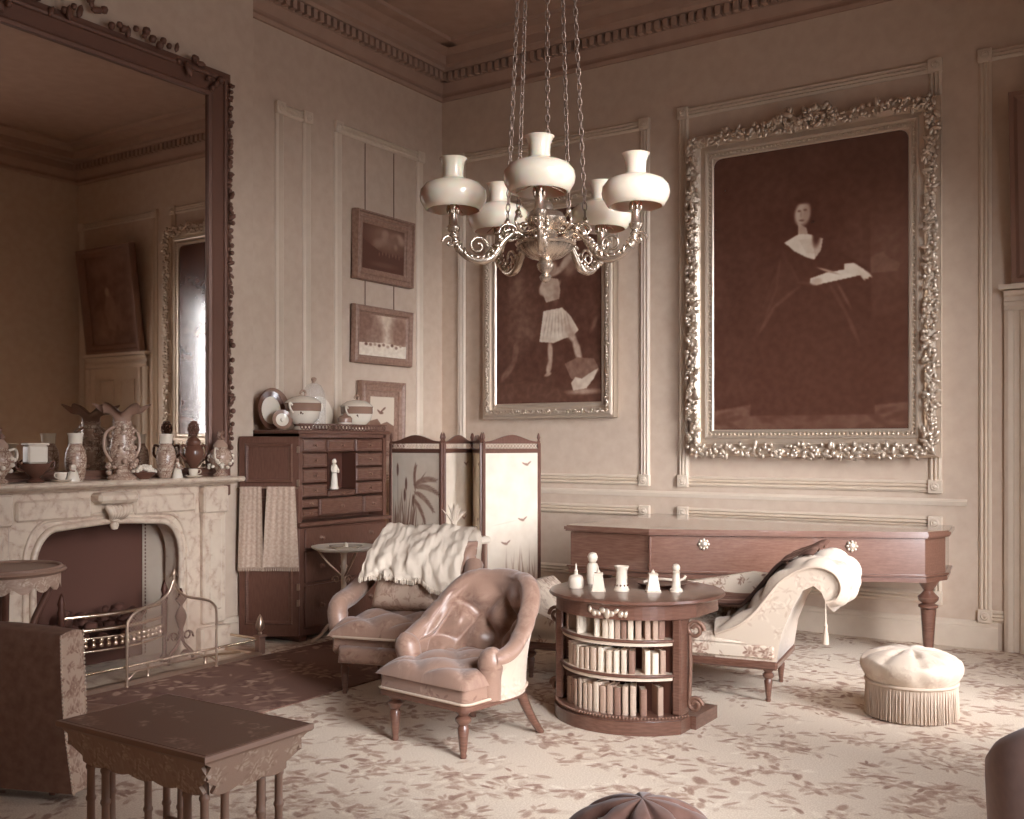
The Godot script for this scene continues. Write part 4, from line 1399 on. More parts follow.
	cbox(pg, v3(0, 0.49, -0.5), v3(0.84, 0.95, 0.94), 0.0)
	var pm := mesh_of(pg)
	var ord := ["first", "second", "third", "fourth", "fifth", "sixth", "seventh", "eighth", "ninth", "tenth", "eleventh", "twelfth", "thirteenth", "fourteenth", "fifteenth", "sixteenth"]
	var shelves := [
		["top", 0.484, 0.1, [-49, -45, -26, -6, 2, 7, 12, 17, 22, 28, 35, 41, 46]],
		["middle", 0.304, 0.115, [-40, -36, -31, -26, -21, -15, -9, -2, 5, 11, 17, 23, 35, 41, 47]],
		["bottom", 0.09, 0.145, [-43, -39, -34, -29, -23, -17, -12, -6, 0, 6, 12, 18, 24, 32, 45]]]
	var tn := ["brownish", "tan", "pale", "cream", "dark"]
	for sh in shelves:
		var n := 0
		for deg in sh[3]:
			var a := deg_to_rad(deg)
			var k := rng.randi() % 4
			if rng.randf() < 0.12:
				k = 4
			var th := rng.randf_range(0.026, 0.034)
			var h: float = sh[2] * rng.randf_range(0.92, 1.08)
			if sh[0] == "top" and n in [2, 3]:
				th = 0.02
				k = 3
			var bk := thing("book", "%s bound book, %s from the left on the %s bookcase shelf" % [tn[k], ord[n], sh[0]], "book", at + v3(0.392 * sin(a), sh[1], 0.392 * cos(a)), a, "books on the round bookcase")
			var xf := Transform3D(Basis.from_scale(v3(th, h, 0.1)), Vector3.ZERO)
			part_mesh(cm, "cover", bm[k], bk, "", xf)
			part_mesh(pm, "pages", M.paper, bk, "", xf)
			n += 1
func bookcase_ivories():
	var Y := 0.692
	var G := "ivory ornaments on the bookcase table"
	var t := thing("ivory_bell", "small domed ivory pot with pointed spire, leftmost on the bookcase table", "ornament", v3(3.36, Y, 3.17), 0, G)
	var s := S()
	lathe(s, P2([0.04, 0, 0.042, 0.004, 0.042, 0.05, 0.036, 0.064, 0.02, 0.072, 0.012, 0.074]), 20)
	part(s, "body", M.ivory, t)
	s = S()
	lathe(s, P2([0.014, 0.072, 0.009, 0.085, 0.012, 0.095, 0.005, 0.105, 0.006, 0.12, 0, 0.14]), 12)
	part(s, "spire", M.ivory, t)
	t = thing("ivory_bottle", "round-stoppered ivory bottle behind the small grey pyramid", "ornament", v3(3.36, Y, 2.98), 0, G)
	s = S()
	lathe(s, P2([0.034, 0, 0.035, 0.005, 0.034, 0.1, 0.026, 0.118, 0.014, 0.122]), 20)
	part(s, "body", M.ivory, t)
	s = S()
	lathe(s, P2([0.014, 0.12, 0.026, 0.135, 0.03, 0.155, 0.022, 0.175, 0.01, 0.18, 0, 0.182]), 16)
	part(s, "stopper", M.ivory, t)
	for q in [[3.53, 3.22, 0.5, "grey carved pyramid box standing left of the ivory beaker"], [3.79, 3.08, 0.6, "grey carved pyramid box standing right of the ivory beaker"]]:
		t = thing("pyramid_box", q[3], "ornament", v3(q[0], Y, q[1]), q[2], G)
		s = S()
		cbox(s, v3(0, 0.006, 0), v3(0.078, 0.012, 0.078), 0.002)
		var o := v3(0, 0.05, 0)
		for k in 4:
			var b := Basis(Vector3.UP, k * PI / 2)
			quad_o(s, b * v3(-0.034, 0.012, 0.034), b * v3(0.034, 0.012, 0.034), b * v3(0.022, 0.09, 0.022), b * v3(-0.022, 0.09, 0.022), o)
		cbox(s, v3(0, 0.095, 0), v3(0.05, 0.012, 0.05), 0.002)
		part(s, "body", M.palewood, t)
		s = S()
		lathe(s, P2([0.01, 0.1, 0.012, 0.105, 0.004, 0.115, 0, 0.125]), 8)
		part(s, "finial", M.ivory, t)
	t = thing("ivory_beaker", "tall ivory beaker with flared rim in the middle of the bookcase table", "ornament", v3(3.63, Y, 3.14), 0, G)
	s = S()
	lathe(s, P2([0.042, 0, 0.044, 0.006, 0.036, 0.02, 0.034, 0.03, 0.03, 0.05, 0.03, 0.11, 0.036, 0.125, 0.04, 0.13, 0.04, 0.136, 0.034, 0.136, 0.028, 0.1, 0, 0.1]), 22)
	part(s, "body", M.ivory, t)
	s = S()
	for i in 10:
		var a := TAU * i / 10.0
		blob(s, v3(0.034 * cos(a), 0.032, 0.034 * sin(a)), v3(0.006, 0.006, 0.006), Basis(), 6, 4)
	part(s, "bead_ring", M.china_dark, t)
	t = thing("ivory_figure", "slender ivory chess-like figure, rightmost on the bookcase table", "ornament", v3(3.89, Y, 3.0), 0, G)
	s = S()
	lathe(s, P2([0.036, 0, 0.036, 0.012, 0.026, 0.02, 0.022, 0.05, 0.018, 0.1, 0.022, 0.104, 0.014, 0.112]), 18)
	part(s, "body", M.ivory, t)
	s = S()
	lathe(s, P2([0.012, 0.11, 0.02, 0.118, 0.021, 0.134, 0.014, 0.148, 0, 0.152]), 14)
	part(s, "head", M.ivory, t)
	t = thing("dark_tray", "low dark tray lying behind the ivories on the bookcase", "tray", v3(3.72, Y, 2.82), 0.3)
	s = S()
	lathe(s, P2([0.0, 0, 0.11, 0, 0.14, 0.012, 0.145, 0.018, 0.135, 0.018, 0.11, 0.008, 0, 0.008]), 28)
	part(s, "dish", M.rosewood, t)
	s = S()
	tube(s, curve([v3(-0.1, 0.02, 0.02), v3(-0.02, 0.035, 0), v3(0.1, 0.03, -0.03), v3(0.13, 0.055, -0.04)], 12), 0.008, 6)
	part(s, "pipe", M.ivory, t)
# tub shaped low chair with a tufted inside
func slipper_chair():
	var t := thing("slipper_chair", "low tufted satin chair with curved back standing before the bookcase", "chair", v3(3.14, 0, 3.93), deg_to_rad(-7.0))
	var rx := 0.285
	var rz := 0.285
	var H := func(a: float) -> float: return lerpf(0.785, 0.46, smoothstep(0.24, 0.98, absf(a)))
	var plan_at := func(a: float, o: float) -> Vector3:
		var ph := a * deg_to_rad(112.0)
		return v3((rx + o) * sin(ph), 0, -(rz + o) * cos(ph) + 0.0)
	var s := S()
	sheet(s, func(u: float, v: float):
		var a := u * 2 - 1
		var h: float = H.call(a)
		var p: Vector3
		if v < 0.66:
			var k: float = v / 0.66
			var tk := tuft(u * 4.5 + 0.25, k * 1.75 + 0.1, 0.85)
			p = plan_at.call(a, -0.07 + 0.08 * k * k + 0.075 * (1.0 - tk) * sin(PI * clampf(k * 1.05, 0.0, 1.0)))
			p.y = lerpf(0.36, h, k)
		else:
			var an: float = (v - 0.66) / 0.34 * PI * 1.15
			var tk := tuft(u * 4.5 + 0.25, 1.85)
			p = plan_at.call(a, 0.01 + 0.048 * (1 - cos(an)) - 0.012 * (1.0 - tk))
			p.y = h + (0.045 - 0.014 * (1.0 - tk)) * sin(an)
		return p, 120, 44)
	part(s, "tufted_back", M.satin, t)
	s = S()
	sheet(s, func(u: float, v: float):
		var a := u * 2 - 1
		var h: float = H.call(a)
		var p: Vector3 = plan_at.call(a, 0.03 + 0.065 * (1 - v) * (1 - v))
		p.y = lerpf(h - 0.012, 0.25, v)
		return p, 60, 8)
	part(s, "back_cover", M.pale_satin, t)
	# rolled arm fronts
	for e in [-1.0, 1.0]:
		s = S()
		var pts := []
		for i in 15:
			var k := i / 14.0
			var p: Vector3 = plan_at.call(e, lerpf(0.0, 0.055, k * k))
			p.y = lerpf(0.26, 0.515, k)
			pts.append(p)
		tube(s, pts, [0.062, 0.062, 0.062, 0.062, 0.061, 0.06, 0.06, 0.061, 0.063, 0.065, 0.066, 0.064, 0.057, 0.042, 0.012], 16)
		part(s, "arm_front", M.satin, t)
	# seat
	var out := []
	for i in 7:
		var a := PI / 2 * i / 6.0
		out.append(Vector2(0.27 + 0.03 * sin(a), -(0.27 + 0.04 * cos(a))))
	for i in 17:
		var a := PI * i / 16.0
		out.append(Vector2(0.3 * cos(a), 0.02 + 0.3 * sin(a)))
	for i in 7:
		var a := PI / 2 * i / 6.0
		out.append(Vector2(-0.3 + 0.03 * (1 - cos(a)), -(0.27 + 0.04 * sin(a))))
	s = S()
	prism(s, out, 0.09, flat(0.26), true)
	part(s, "seat_base", M.satin, t)
	s = S()
	sheet(s, func(u: float, v: float):
		var z := lerpf(0.325, -0.24, v)
		var w := 0.3 if z > -0.02 else sqrt(maxf(0.0, 1.0 - pow((z + 0.02) / 0.3, 2))) * 0.3
		var e := pow(maxf(0.0, 1.0 - pow(absf(2 * u - 1), 5.0)), 0.5) * pow(maxf(0.0, 1.0 - pow(absf(2 * v - 1), 8.0)), 0.5)
		return v3((u - 0.5) * 2 * (w + 0.01), 0.34 + e * (0.095 - 0.032 * (1 - tuft(u * 2.0, v * 2.0, 0.7))), z), 44, 40)
	part(s, "seat", M.satin, t)
	s = S()
	prism(s, Array(grown(out, 0.006)), 0.03, flat(0.235), true)
	part(s, "seat_rail", M.walnut, t)
	s = S()
	var cord := []
	for q in grown(out, 0.008):
		cord.append(v3(q.x, 0.272, -q.y))
	cord.append(cord[0])
	tube(s, cord, 0.007, 6)
	part(s, "gimp_cord", M.trim, t)
	for e in [-1.0, 1.0]:
		s = S()
		turned_leg(s, v3(e * 0.235, 0, 0.255), 0.24, 0.03)
		part(s, "leg", M.walnut, t)
		s = S()
		tube(s, curve([v3(e * 0.2, 0.25, -0.2), v3(e * 0.21, 0.17, -0.23), v3(e * 0.225, 0.08, -0.275), v3(e * 0.24, 0.0, -0.33)], 12), [0.03, 0.029, 0.028, 0.027, 0.026, 0.025, 0.024, 0.023, 0.022, 0.021, 0.02, 0.019, 0.018], 8)
		part(s, "leg", M.walnut, t)
	s = S()
	for q in [[-0.12, 0.05], [0.12, 0.05], [0, 0.2], [0, -0.1], [-0.15, 0.2], [0.15, 0.2]]:
		blob(s, v3(q[0], 0.395, q[1]), v3(0.011, 0.006, 0.011), Basis(), 8, 4)
	part(s, "button", M.satin, t)
func cushioned_armchair():
	var yaw := deg_to_rad(16.0)
	var at := v3(2.22, 0.014, 3.28)
	var t := thing("tufted_armchair", "low tufted armchair with cushion and lace cover left of the slipper chair", "chair", at, yaw)
	var s := S()
	cbox(s, v3(0, 0.3, 0.02), v3(0.66, 0.12, 0.62), 0.02)
	part(s, "seat_base", M.satin, t)
	s = S()
	pad(s, v3(-0.34, 0.355, 0.37), v3(0.68, 0, 0), v3(0, 0, -0.6), Vector3.UP, 0.125, 4, 4, 0.34, 60, 50)
	part(s, "seat", M.satin, t)
	s = S()
	tube(s, [v3(-0.33, 0.36, -0.2), v3(-0.335, 0.355, 0.33), v3(-0.3, 0.352, 0.365), v3(0.3, 0.352, 0.365), v3(0.335, 0.355, 0.33), v3(0.33, 0.36, -0.2)], 0.009, 6)
	part(s, "gimp_cord", M.trim, t)
	# padded foot rest pulled out under the seat
	s = S()
	pad(s, v3(-0.27, 0.2, 0.36), v3(0.54, 0, 0), v3(0, 0.1, -0.02), v3(0, 0.1, 1).normalized(), 0.08, 3, 1, 0.3, 30, 12)
	part(s, "foot_rest", M.satin, t)
	# back
	s = S()
	var O := v3(-0.33, 0.4, -0.24)
	pad(s, O, v3(0.66, 0, 0), v3(0, 0.46, -0.17), v3(0, 0.35, 0.94).normalized(), 0.11, 6, 4, 0.35, 60, 40)
	pad(s, O, v3(0.66, 0, 0), v3(0, 0.46, -0.17), v3(0, -0.35, -0.94).normalized(), 0.06, 0, 0, 0, 10, 10)
	part(s, "backrest", M.satin, t)
	for e in [-1.0, 1.0]:
		s = S()
		var pts := curve([v3(e * 0.33, 0.36, 0.22), v3(e * 0.36, 0.5, 0.18), v3(e * 0.365, 0.54, 0.0), v3(e * 0.36, 0.6, -0.18), v3(e * 0.33, 0.72, -0.33)], 20)
		tube(s, pts, 0.06, 12)
		part(s, "arm", M.satin, t)
	for e in [-1.0, 1.0]:
		for z in [-0.22, 0.27]:
			s = S()
			turned_leg(s, v3(e * 0.27, 0, z), 0.25, 0.026)
			part(s, "leg", M.walnut, t)
	# cushion
	var c := thing("square_cushion", "silky square cushion propped against the tufted armchair back", "cushion", at + v3(0.0, 0.44, -0.02).rotated(Vector3.UP, yaw), yaw)
	s = S()
	pad(s, v3(-0.23, 0.02, 0.02), v3(0.44, 0.0, 0), v3(0.02, 0.3, -0.15), v3(0, 0.4, 0.9).normalized(), 0.09, 0, 0, 0, 20, 20)
	pad(s, v3(-0.23, 0.02, 0.02), v3(0.44, 0.0, 0), v3(0.02, 0.3, -0.15), v3(0, -0.4, -0.9).normalized(), 0.06, 0, 0, 0, 20, 20)
	part(s, "pillow", M.brocade, c)
	# lace antimacassar over the back
	var l := thing("lace_antimacassar", "white lace cover with frilled edge draped over the armchair back", "antimacassar", at, yaw)
	s = S()
	var path := curve([v3(0, 0.66, -0.56), v3(0, 0.86, -0.54), v3(0, 0.93, -0.46), v3(0, 0.9, -0.34), v3(0, 0.85, -0.2), v3(0, 0.79, -0.08), v3(0, 0.71, 0.0), v3(0, 0.67, 0.03)], 28)
	var crum := FastNoiseLite.new()
	crum.seed = 5
	crum.frequency = 3.5
	var f := func(u: float, v: float) -> Vector3:
		var k := int(round(v * 28))
		var pc: Vector3 = path[k]
		var hang := maxf(0.0, v - 0.4) / 0.6
		pc += v3(0.01 * crum.get_noise_2d(u * 3.0, v * 3.0 + 9.0), 0.02 + 0.022 * crum.get_noise_2d(u * 2.0, v * 2.0), 0.028 * crum.get_noise_2d(u * 2.0 + 5.0, v * 2.0))
		return pc + v3((u - 0.5) * (0.6 + 0.08 * hang) + 0.05 * hang, 0.006 * sin(u * 11.0 + 3.0 * v) - 0.03 * absf(sin(u * 9.0 + 1.0)) * hang + 0.02 * hang * sin(u * 5.0) - 0.05 * hang * u, 0.012 * sin(u * 19.0 + v * 7.0) * (0.2 + hang) + 0.008 * sin(u * 43.0 - v * 9.0) * hang + 0.05 * hang * u)
	sheet(s, f, 70, 28)
	sheet(s, func(u: float, v: float): return f.call(u, v) + v3(0, -0.004, -0.003), 70, 28, true)
	part(s, "lace", M.lace, l)
	s = S()
	for i in 60:
		var p: Vector3 = f.call(i / 59.0, 1.0)
		blob(s, p + v3(0, -0.012, 0.004 * sin(i * 1.7)), v3(0.007, 0.018, 0.006), Basis(), 5, 4)
	part(s, "frill", M.lace, l)
	# small cane table with a tuft of dried grasses, behind the chair
	var k := thing("corner_stand", "small pale stand behind the armchair with gathered white top", "table", v3(1.95, 0, 2.35))
	s = S()
	cbox(s, v3(0, 0.82, 0), v3(0.34, 0.05, 0.3), 0.015)
	part(s, "top", M.lace, k)
	for e in [-1.0, 1.0]:
		for g in [-1.0, 1.0]:
			s = S()
			tube(s, [v3(e * 0.14, 0, g * 0.12), v3(e * 0.14, 0.8, g * 0.12)], 0.012, 8)
			part(s, "leg", M.bamboo, k)
	var gr := thing("grass_posy", "spiky tuft of pale dried grasses standing on the small stand", "dried flowers", v3(1.9, 0.845, 2.35))
	s = S()
	lathe(s, P2([0.03, 0, 0.045, 0.01, 0.05, 0.04, 0.035, 0.06, 0.04, 0.07, 0.03, 0.07]), 14)
	part(s, "pot", M.porcelain, gr)
	s = S()
	for i in 26:
		var a := rng.randf() * TAU
		var r := rng.randf_range(0.02, 0.1)
		var hgt := rng.randf_range(0.1, 0.19)
		tube(s, curve([v3(0, 0.05, 0), v3(cos(a) * r * 0.4, 0.05 + hgt * 0.6, sin(a) * r * 0.4), v3(cos(a) * r, 0.05 + hgt, sin(a) * r)], 5), [0.003, 0.004, 0.005, 0.005, 0.004, 0.001], 4, false)
	part(s, "grasses", M.lace, gr, "stuff")
func cabinet():
	# local x runs right along the wall, local z out into the room
	var t := thing("open_cabinet", "dark wooden cabinet of small drawers with one door standing open", "cabinet", v3(0.04, 0, 2.1), PI / 2)
	var D := 0.6
	var s := S()
	box(s, v3(-0.5, 0.9, 0), v3(0.5, 1.57, D - 0.16))
	box(s, v3(-0.5, 0.9, 0), v3(-0.47, 1.57, D))
	box(s, v3(0.46, 0.9, 0), v3(0.5, 1.57, D))
	box(s, v3(-0.5, 1.54, 0), v3(0.5, 1.57, D))
	part(s, "carcass", M.rosewood, t)
	s = S()
	cbox(s, v3(0, 0.45, D / 2), v3(1.0, 0.82, D), 0.006)
	box(s, v3(-0.48, 0, 0.02), v3(-0.4, 0.05, D - 0.02))
	box(s, v3(0.4, 0, 0.02), v3(0.48, 0.05, D - 0.02))
	part(s, "lower_case", M.rosewood, t)
	s = S()
	cbox(s, v3(0, 0.885, D / 2 + 0.02), v3(1.05, 0.035, D + 0.04), 0.008)
	part(s, "writing_ledge", M.walnut, t)
	s = S()
	cbox(s, v3(0, 1.585, D / 2), v3(1.05, 0.03, D + 0.04), 0.006)
	part(s, "cornice", M.rosewood, t)
	s = S()
	for i in 26:
		var x := lerpf(-0.47, 0.47, i / 25.0)
		var ring := []
		for k in 9:
			ring.append(v3(x + 0.016 * cos(k * TAU / 8.0), 1.622 + 0.018 * sin(k * TAU / 8.0), D))
		tube(s, ring, 0.0045, 5, false)
	box(s, v3(-0.5, 1.64, D - 0.006), v3(0.5, 1.648, D + 0.006))
	part(s, "fret_gallery", M.rosewood, t)
	# drawers: x0, x1, top, bottom measured on the front
	var X := func(c: float) -> float: return -0.47 + (c - 260.0) / 255.0 * 0.93
	var Yc := func(c: float) -> float: return 1.54 - (c - 243.0) / 259.0 * 0.61
	var cells := [[260, 335, 245, 290], [337, 423, 245, 290], [425, 515, 245, 290], [260, 337, 292, 340], [260, 337, 342, 390], [260, 337, 392, 435], [427, 515, 292, 340], [427, 515, 342, 390], [427, 515, 392, 435], [340, 424, 415, 438], [260, 311, 440, 470], [260, 311, 472, 500], [313, 449, 440, 500], [451, 515, 440, 500]]
	for c in cells:
		var x0: float = X.call(c[0]); var x1: float = X.call(c[1]); var y1: float = Yc.call(c[2]); var y0: float = Yc.call(c[3])
		s = S()
		cbox(s, v3((x0 + x1) / 2, (y0 + y1) / 2, D - 0.08), v3(x1 - x0 - 0.008, y1 - y0 - 0.008, 0.15), 0.006)
		frame_rings(s, x1 - x0 - 0.05, y1 - y0 - 0.05, P2([0, 0, 0.002, 0.006, 0.01, 0.006, 0.012, 0]), Transform3D(Basis(), v3((x0 + x1) / 2, (y0 + y1) / 2, D - 0.005)))
		var dr := part(s, "drawer", M.walnut, t)
		s = S()
		lathe(s, P2([0.014, 0, 0.014, 0.004, 0.006, 0.008, 0.006, 0.014, 0.012, 0.02, 0.008, 0.027, 0, 0.028]), 10, Transform3D(Basis(Vector3.RIGHT, PI / 2), v3((x0 + x1) / 2, (y0 + y1) / 2, D - 0.005)))
		part(s, "knob", M.gilt_dull, dr)
	# open niche: sides, back and floor
	s = S()
	var nx0: float = X.call(340); var nx1: float = X.call(424); var ny1: float = Yc.call(292); var ny0: float = Yc.call(412)
	box(s, v3(nx0 - 0.006, ny0, D - 0.16), v3(nx0, ny1, D - 0.004))
	box(s, v3(nx1, ny0, D - 0.16), v3(nx1 + 0.006, ny1, D - 0.004))
	box(s, v3(nx0, ny0 - 0.012, D - 0.16), v3(nx1, ny0 - 0.006, D + 0.02))
	box(s, v3(nx0, ny0, D - 0.16), v3(nx1, ny1, D - 0.155))
	part(s, "niche", M.ebony, t)
	for r in [[0.7, 0.85], [0.44, 0.68], [0.1, 0.42]]:
		s = S()
		cbox(s, v3(0, (r[0] + r[1]) / 2, D + 0.006), v3(0.9, r[1] - r[0], 0.02), 0.006)
		var dr := part(s, "drawer", M.rosewood, t)
		for e in [-0.28, 0.28]:
			s = S()
			lathe(s, P2([0.02, 0, 0.02, 0.004, 0.008, 0.01, 0.016, 0.024, 0.01, 0.032, 0, 0.034]), 12, Transform3D(Basis(Vector3.RIGHT, PI / 2), v3(e, (r[0] + r[1]) / 2, D + 0.016)))
			part(s, "knob", M.gilt_dull, dr)
	# door swung open towards the chimney breast
	var hinge := v3(-0.5, 0, D)
	var d := v3(-0.552, 0, -0.834)
	var n := v3(-0.834, 0, 0.552)
	var xf := Transform3D(Basis(-d, Vector3.UP, n), hinge + d * 0.45)
	s = S()
	cbox(s, v3(0.225, 0.8, 0), v3(0.45, 1.5, 0.028), 0.005, xf)
	var dp := part(s, "door", M.rosewood, t)
	for r in [[1.2, 1.5], [0.14, 1.1]]:
		s = S()
		frame_rings(s, 0.3, r[1] - r[0] - 0.06, P2([0, 0.001, 0.005, 0.01, 0.02, 0.014, 0.03, 0.001]), xf * Transform3D(Basis(), v3(0.225, (r[0] + r[1]) / 2, 0.014)))
		part(s, "door_panel", M.walnut, dp)
	s = S()
	for y in [0.3, 0.42, 1.2, 1.45]:
		cbox(s, v3(0.445, y, 0.012), v3(0.02, 0.05, 0.03), 0.003, xf)
	part(s, "hinge", M.brass, dp)
	s = S()
	tube(s, [xf * v3(0.0, 1.165, 0.05), xf * v3(0.45, 1.165, 0.05)], 0.007, 8)
	for e in [0.03, 0.42]:
		tube(s, [xf * v3(e, 1.165, 0.01), xf * v3(e, 1.165, 0.05)], 0.005, 6)
	part(s, "towel_rail", M.brass, dp)
	# two fringed cloths hanging from the rail
	var W2 := Transform3D(Basis(Vector3.UP, PI / 2), v3(0.04, 0, 2.1)) * xf
	var q := 0
	for c in [[0.02, 0.16, 0.19], [0.22, 0.21, 0.27]]:
		var cl := thing("fringed_cloth", ["narrow pale fringed cloth hanging on the cabinet door, nearer the fireplace", "wide pale fringed cloth hanging on the cabinet door beside the drawers"][q], "cloth", W2 * v3(c[0] + c[1] / 2, 0.56, 0.05), 0, "cloths hanging on the cabinet door")
		cl.basis = W2.basis
		s = S()
		var ff := func(u: float, v: float) -> Vector3:
			var w := lerpf(c[1], c[2], v)
			return v3((u - 0.5) * w, 0.615 - v * 0.6, 0.008 + 0.008 * sin(u * 7.0 + q * 2.0) * (0.2 + v) + 0.002 * sin(u * 31.0 + v * 3.0))
		sheet(s, ff, 32, 16, true)
		sheet(s, func(u: float, v: float): return ff.call(u, v) - v3(0, 0, 0.004), 32, 16)
		part(s, "cloth", M.linen, cl)
		s = S()
		for i in 34:
			var p: Vector3 = ff.call(i / 33.0, 1.0)
			tube(s, [p, p + v3(0.002 * sin(i * 3.0), -0.03, 0)], 0.0026, 4, false)
		part(s, "fringe", M.linen, cl, "stuff")
		q += 1
func folding_screen():
	var t := thing("folding_screen", "four-leaf folding screen painted with reeds and flying birds", "screen", v3(1.1, 0, 1.2))
	var P := [v3(0.52, 0, 1.41), v3(1.14, 0, 1.48), v3(1.02, 0, 0.9), v3(1.44, 0, 1.36), v3(1.66, 0, 0.82)]
	var tex := []
	for k in 3:
		canvas(160, 320, 0.88)
		c_noise(0.05, 0.02, 40 + k)
		if k == 0:
			for i in 30:
				var x := rng.randf_range(0.02, 0.5)
				c_line([x, 1.0, x + rng.randf_range(-0.06, 0.1), 0.72, x + rng.randf_range(-0.1, 0.2), rng.randf_range(0.3, 0.5)], 0.012, rng.randf_range(0.3, 0.6), 0.9)
			for q in [[0.12, 0.12], [0.3, 0.22], [0.45, 0.34], [0.27, 0.3]]:
				c_ell(q[0], q[1], 0.022, 0.09, 0, 0.22, 0.2)
				c_line([q[0], q[1], q[0] + 0.02, 1.0], 0.006, 0.5)
			for q in [[0.5, 0.24, -1.9, 0.3], [0.5, 0.22, -0.5, 0.42], [0.52, 0.24, -0.15, 0.46], [0.5, 0.28, 0.25, 0.44], [0.46, 0.33, 0.6, 0.4]]:
				for i in 22:
					var tt := i / 21.0
					var an: float = q[2] + tt * 0.7
					var wd := 0.05 * sin(PI * (0.15 + 0.8 * tt))
					c_ell(q[0] + cos(q[2] + tt * 0.35) * q[3] * tt, q[1] + sin(q[2] + tt * 0.35) * q[3] * tt * 0.5 + 0.02 * (-1.0 if i % 2 else 1.0) * wd * 10.0, 0.045, 0.011, an + (-0.5 if i % 2 else 0.5), rng.randf_range(0.3, 0.5), 0.4, 0.8)
			c_line([0.3, 1.0, 0.42, 0.5, 0.5, 0.24, 0.7, 0.14], 0.01, 0.45)
			for i in 16:
				c_ell(rng.randf_range(0.0, 0.5), rng.randf_range(0.68, 0.95), 0.08, 0.02, rng.randf_range(-1, 1), rng.randf_range(0.3, 0.65), 0.4)
			c_poly([0, 0.95, 0.5, 0.9, 1.0, 0.93, 1, 1, 0, 1], 0.6, 0.7)
		else:
			for i in 26:
				var x := rng.randf_range(0.4, 1.0)
				c_line([x, 1.0, x + rng.randf_range(-0.1, 0.05), rng.randf_range(0.66, 0.86)], 0.008, rng.randf_range(0.45, 0.65), 0.8)
			c_ell(0.6, 1.02, 0.6, 0.22, 0, 0.5, 0.7, 0.8)
			for q in [[0.78, 0.08], [0.7, 0.47], [0.38, 0.63]]:
				c_line([q[0] - 0.08, q[1] - 0.012, q[0], q[1] + 0.005, q[0] + 0.08, q[1] - 0.02], 0.012, 0.4)
				c_ell(q[0], q[1], 0.035, 0.016, 0.3, 0.42, 0.3)
			c_line([0.15, 0.5, 0.6, 0.47], 0.008, 0.82)
		c_blur(1)
		tex.append(mat("screen_painting_%d" % k, Color.WHITE, 0.6, 0, c_tex(), Vector3.ZERO))
	for k in 4:
		var a: Vector3 = P[k]
		var b: Vector3 = P[k + 1]
		var w := (b - a).length()
		var X := (b - a).normalized()
		var N := X.cross(Vector3.UP)
		if k == 2:
			pass
		var xf := Transform3D(Basis(X, Vector3.UP, N), a - t.position)
		# leaf = its painted panel; rails, crest, posts, fret and finials are its pieces
		var s := S()
		var y0 := 0.24
		var y1 := 1.418
		quad_uv(s, xf * v3(0.03, y0, 0.006), xf * v3(w - 0.03, y0, 0.006), xf * v3(w - 0.03, y1, 0.006), xf * v3(0.03, y1, 0.006))
		quad_uv(s, xf * v3(w - 0.03, y0, -0.006), xf * v3(0.03, y0, -0.006), xf * v3(0.03, y1, -0.006), xf * v3(w - 0.03, y1, -0.006))
		for q in [[v3(0.03, y0, 0), v3(w - 0.03, y0, 0)], [v3(w - 0.03, y0, 0), v3(w - 0.03, y1, 0)], [v3(w - 0.03, y1, 0), v3(0.03, y1, 0)], [v3(0.03, y1, 0), v3(0.03, y0, 0)]]:
			quad(s, xf * (q[0] + v3(0, 0, -0.006)), xf * (q[1] + v3(0, 0, -0.006)), xf * (q[1] + v3(0, 0, 0.006)), xf * (q[0] + v3(0, 0, 0.006)))
		var leaf := part(s, "leaf", tex[[0, 1, 1, 2][k]], t)
		s = S()
		cbox(s, v3(w / 2, 1.435, 0), v3(w - 0.05, 0.035, 0.022), 0.003, xf)
		part(s, "top_rail", M.rosewood, leaf)
		s = S()
		cbox(s, v3(w / 2, 0.19, 0), v3(w - 0.05, 0.1, 0.022), 0.003, xf)
		part(s, "bottom_rail", M.rosewood, leaf)
		s = S()
		var crest := [Vector2(0.025, 1.495), Vector2(w - 0.025, 1.495), Vector2(w - 0.025, 1.51)]
		for i in 13:
			var u := 1.0 - i / 12.0
			crest.append(Vector2(0.03 + (w - 0.06) * u, 1.512 + 0.055 * pow(sin(PI * u), 2.2)))
		prism(s, crest, 0.02, xf * Transform3D(Basis(), v3(0, 0, -0.01)))
		part(s, "crest", M.rosewood, leaf)
		for e in 2:
			s = S()
			var x := 0.016 + e * (w - 0.032)
			cbox(s, v3(x, 0.75, 0), v3(0.03, 1.5, 0.03), 0.004, xf)
			part(s, "post", M.rosewood, leaf)
			s = S()
			lathe(s, P2([0.012, 1.5, 0.016, 1.51, 0.008, 1.525, 0.016, 1.545, 0.01, 1.57, 0, 1.59]), 10, xf * Transform3D(Basis(), v3(x, 0, 0)))
			part(s, "finial", M.rosewood, leaf)
		s = S()
		var n := int((w - 0.06) / 0.032)
		for i in n:
			var x := 0.03 + (w - 0.06) * (i + 0.5) / n
			for e in [-1.0, 1.0]:
				tube(s, [xf * v3(x - 0.014, 1.474 - e * 0.018, 0), xf * v3(x + 0.014, 1.474 + e * 0.018, 0)], 0.003, 4, false)
		part(s, "fretwork", M.palewood, leaf, "stuff")
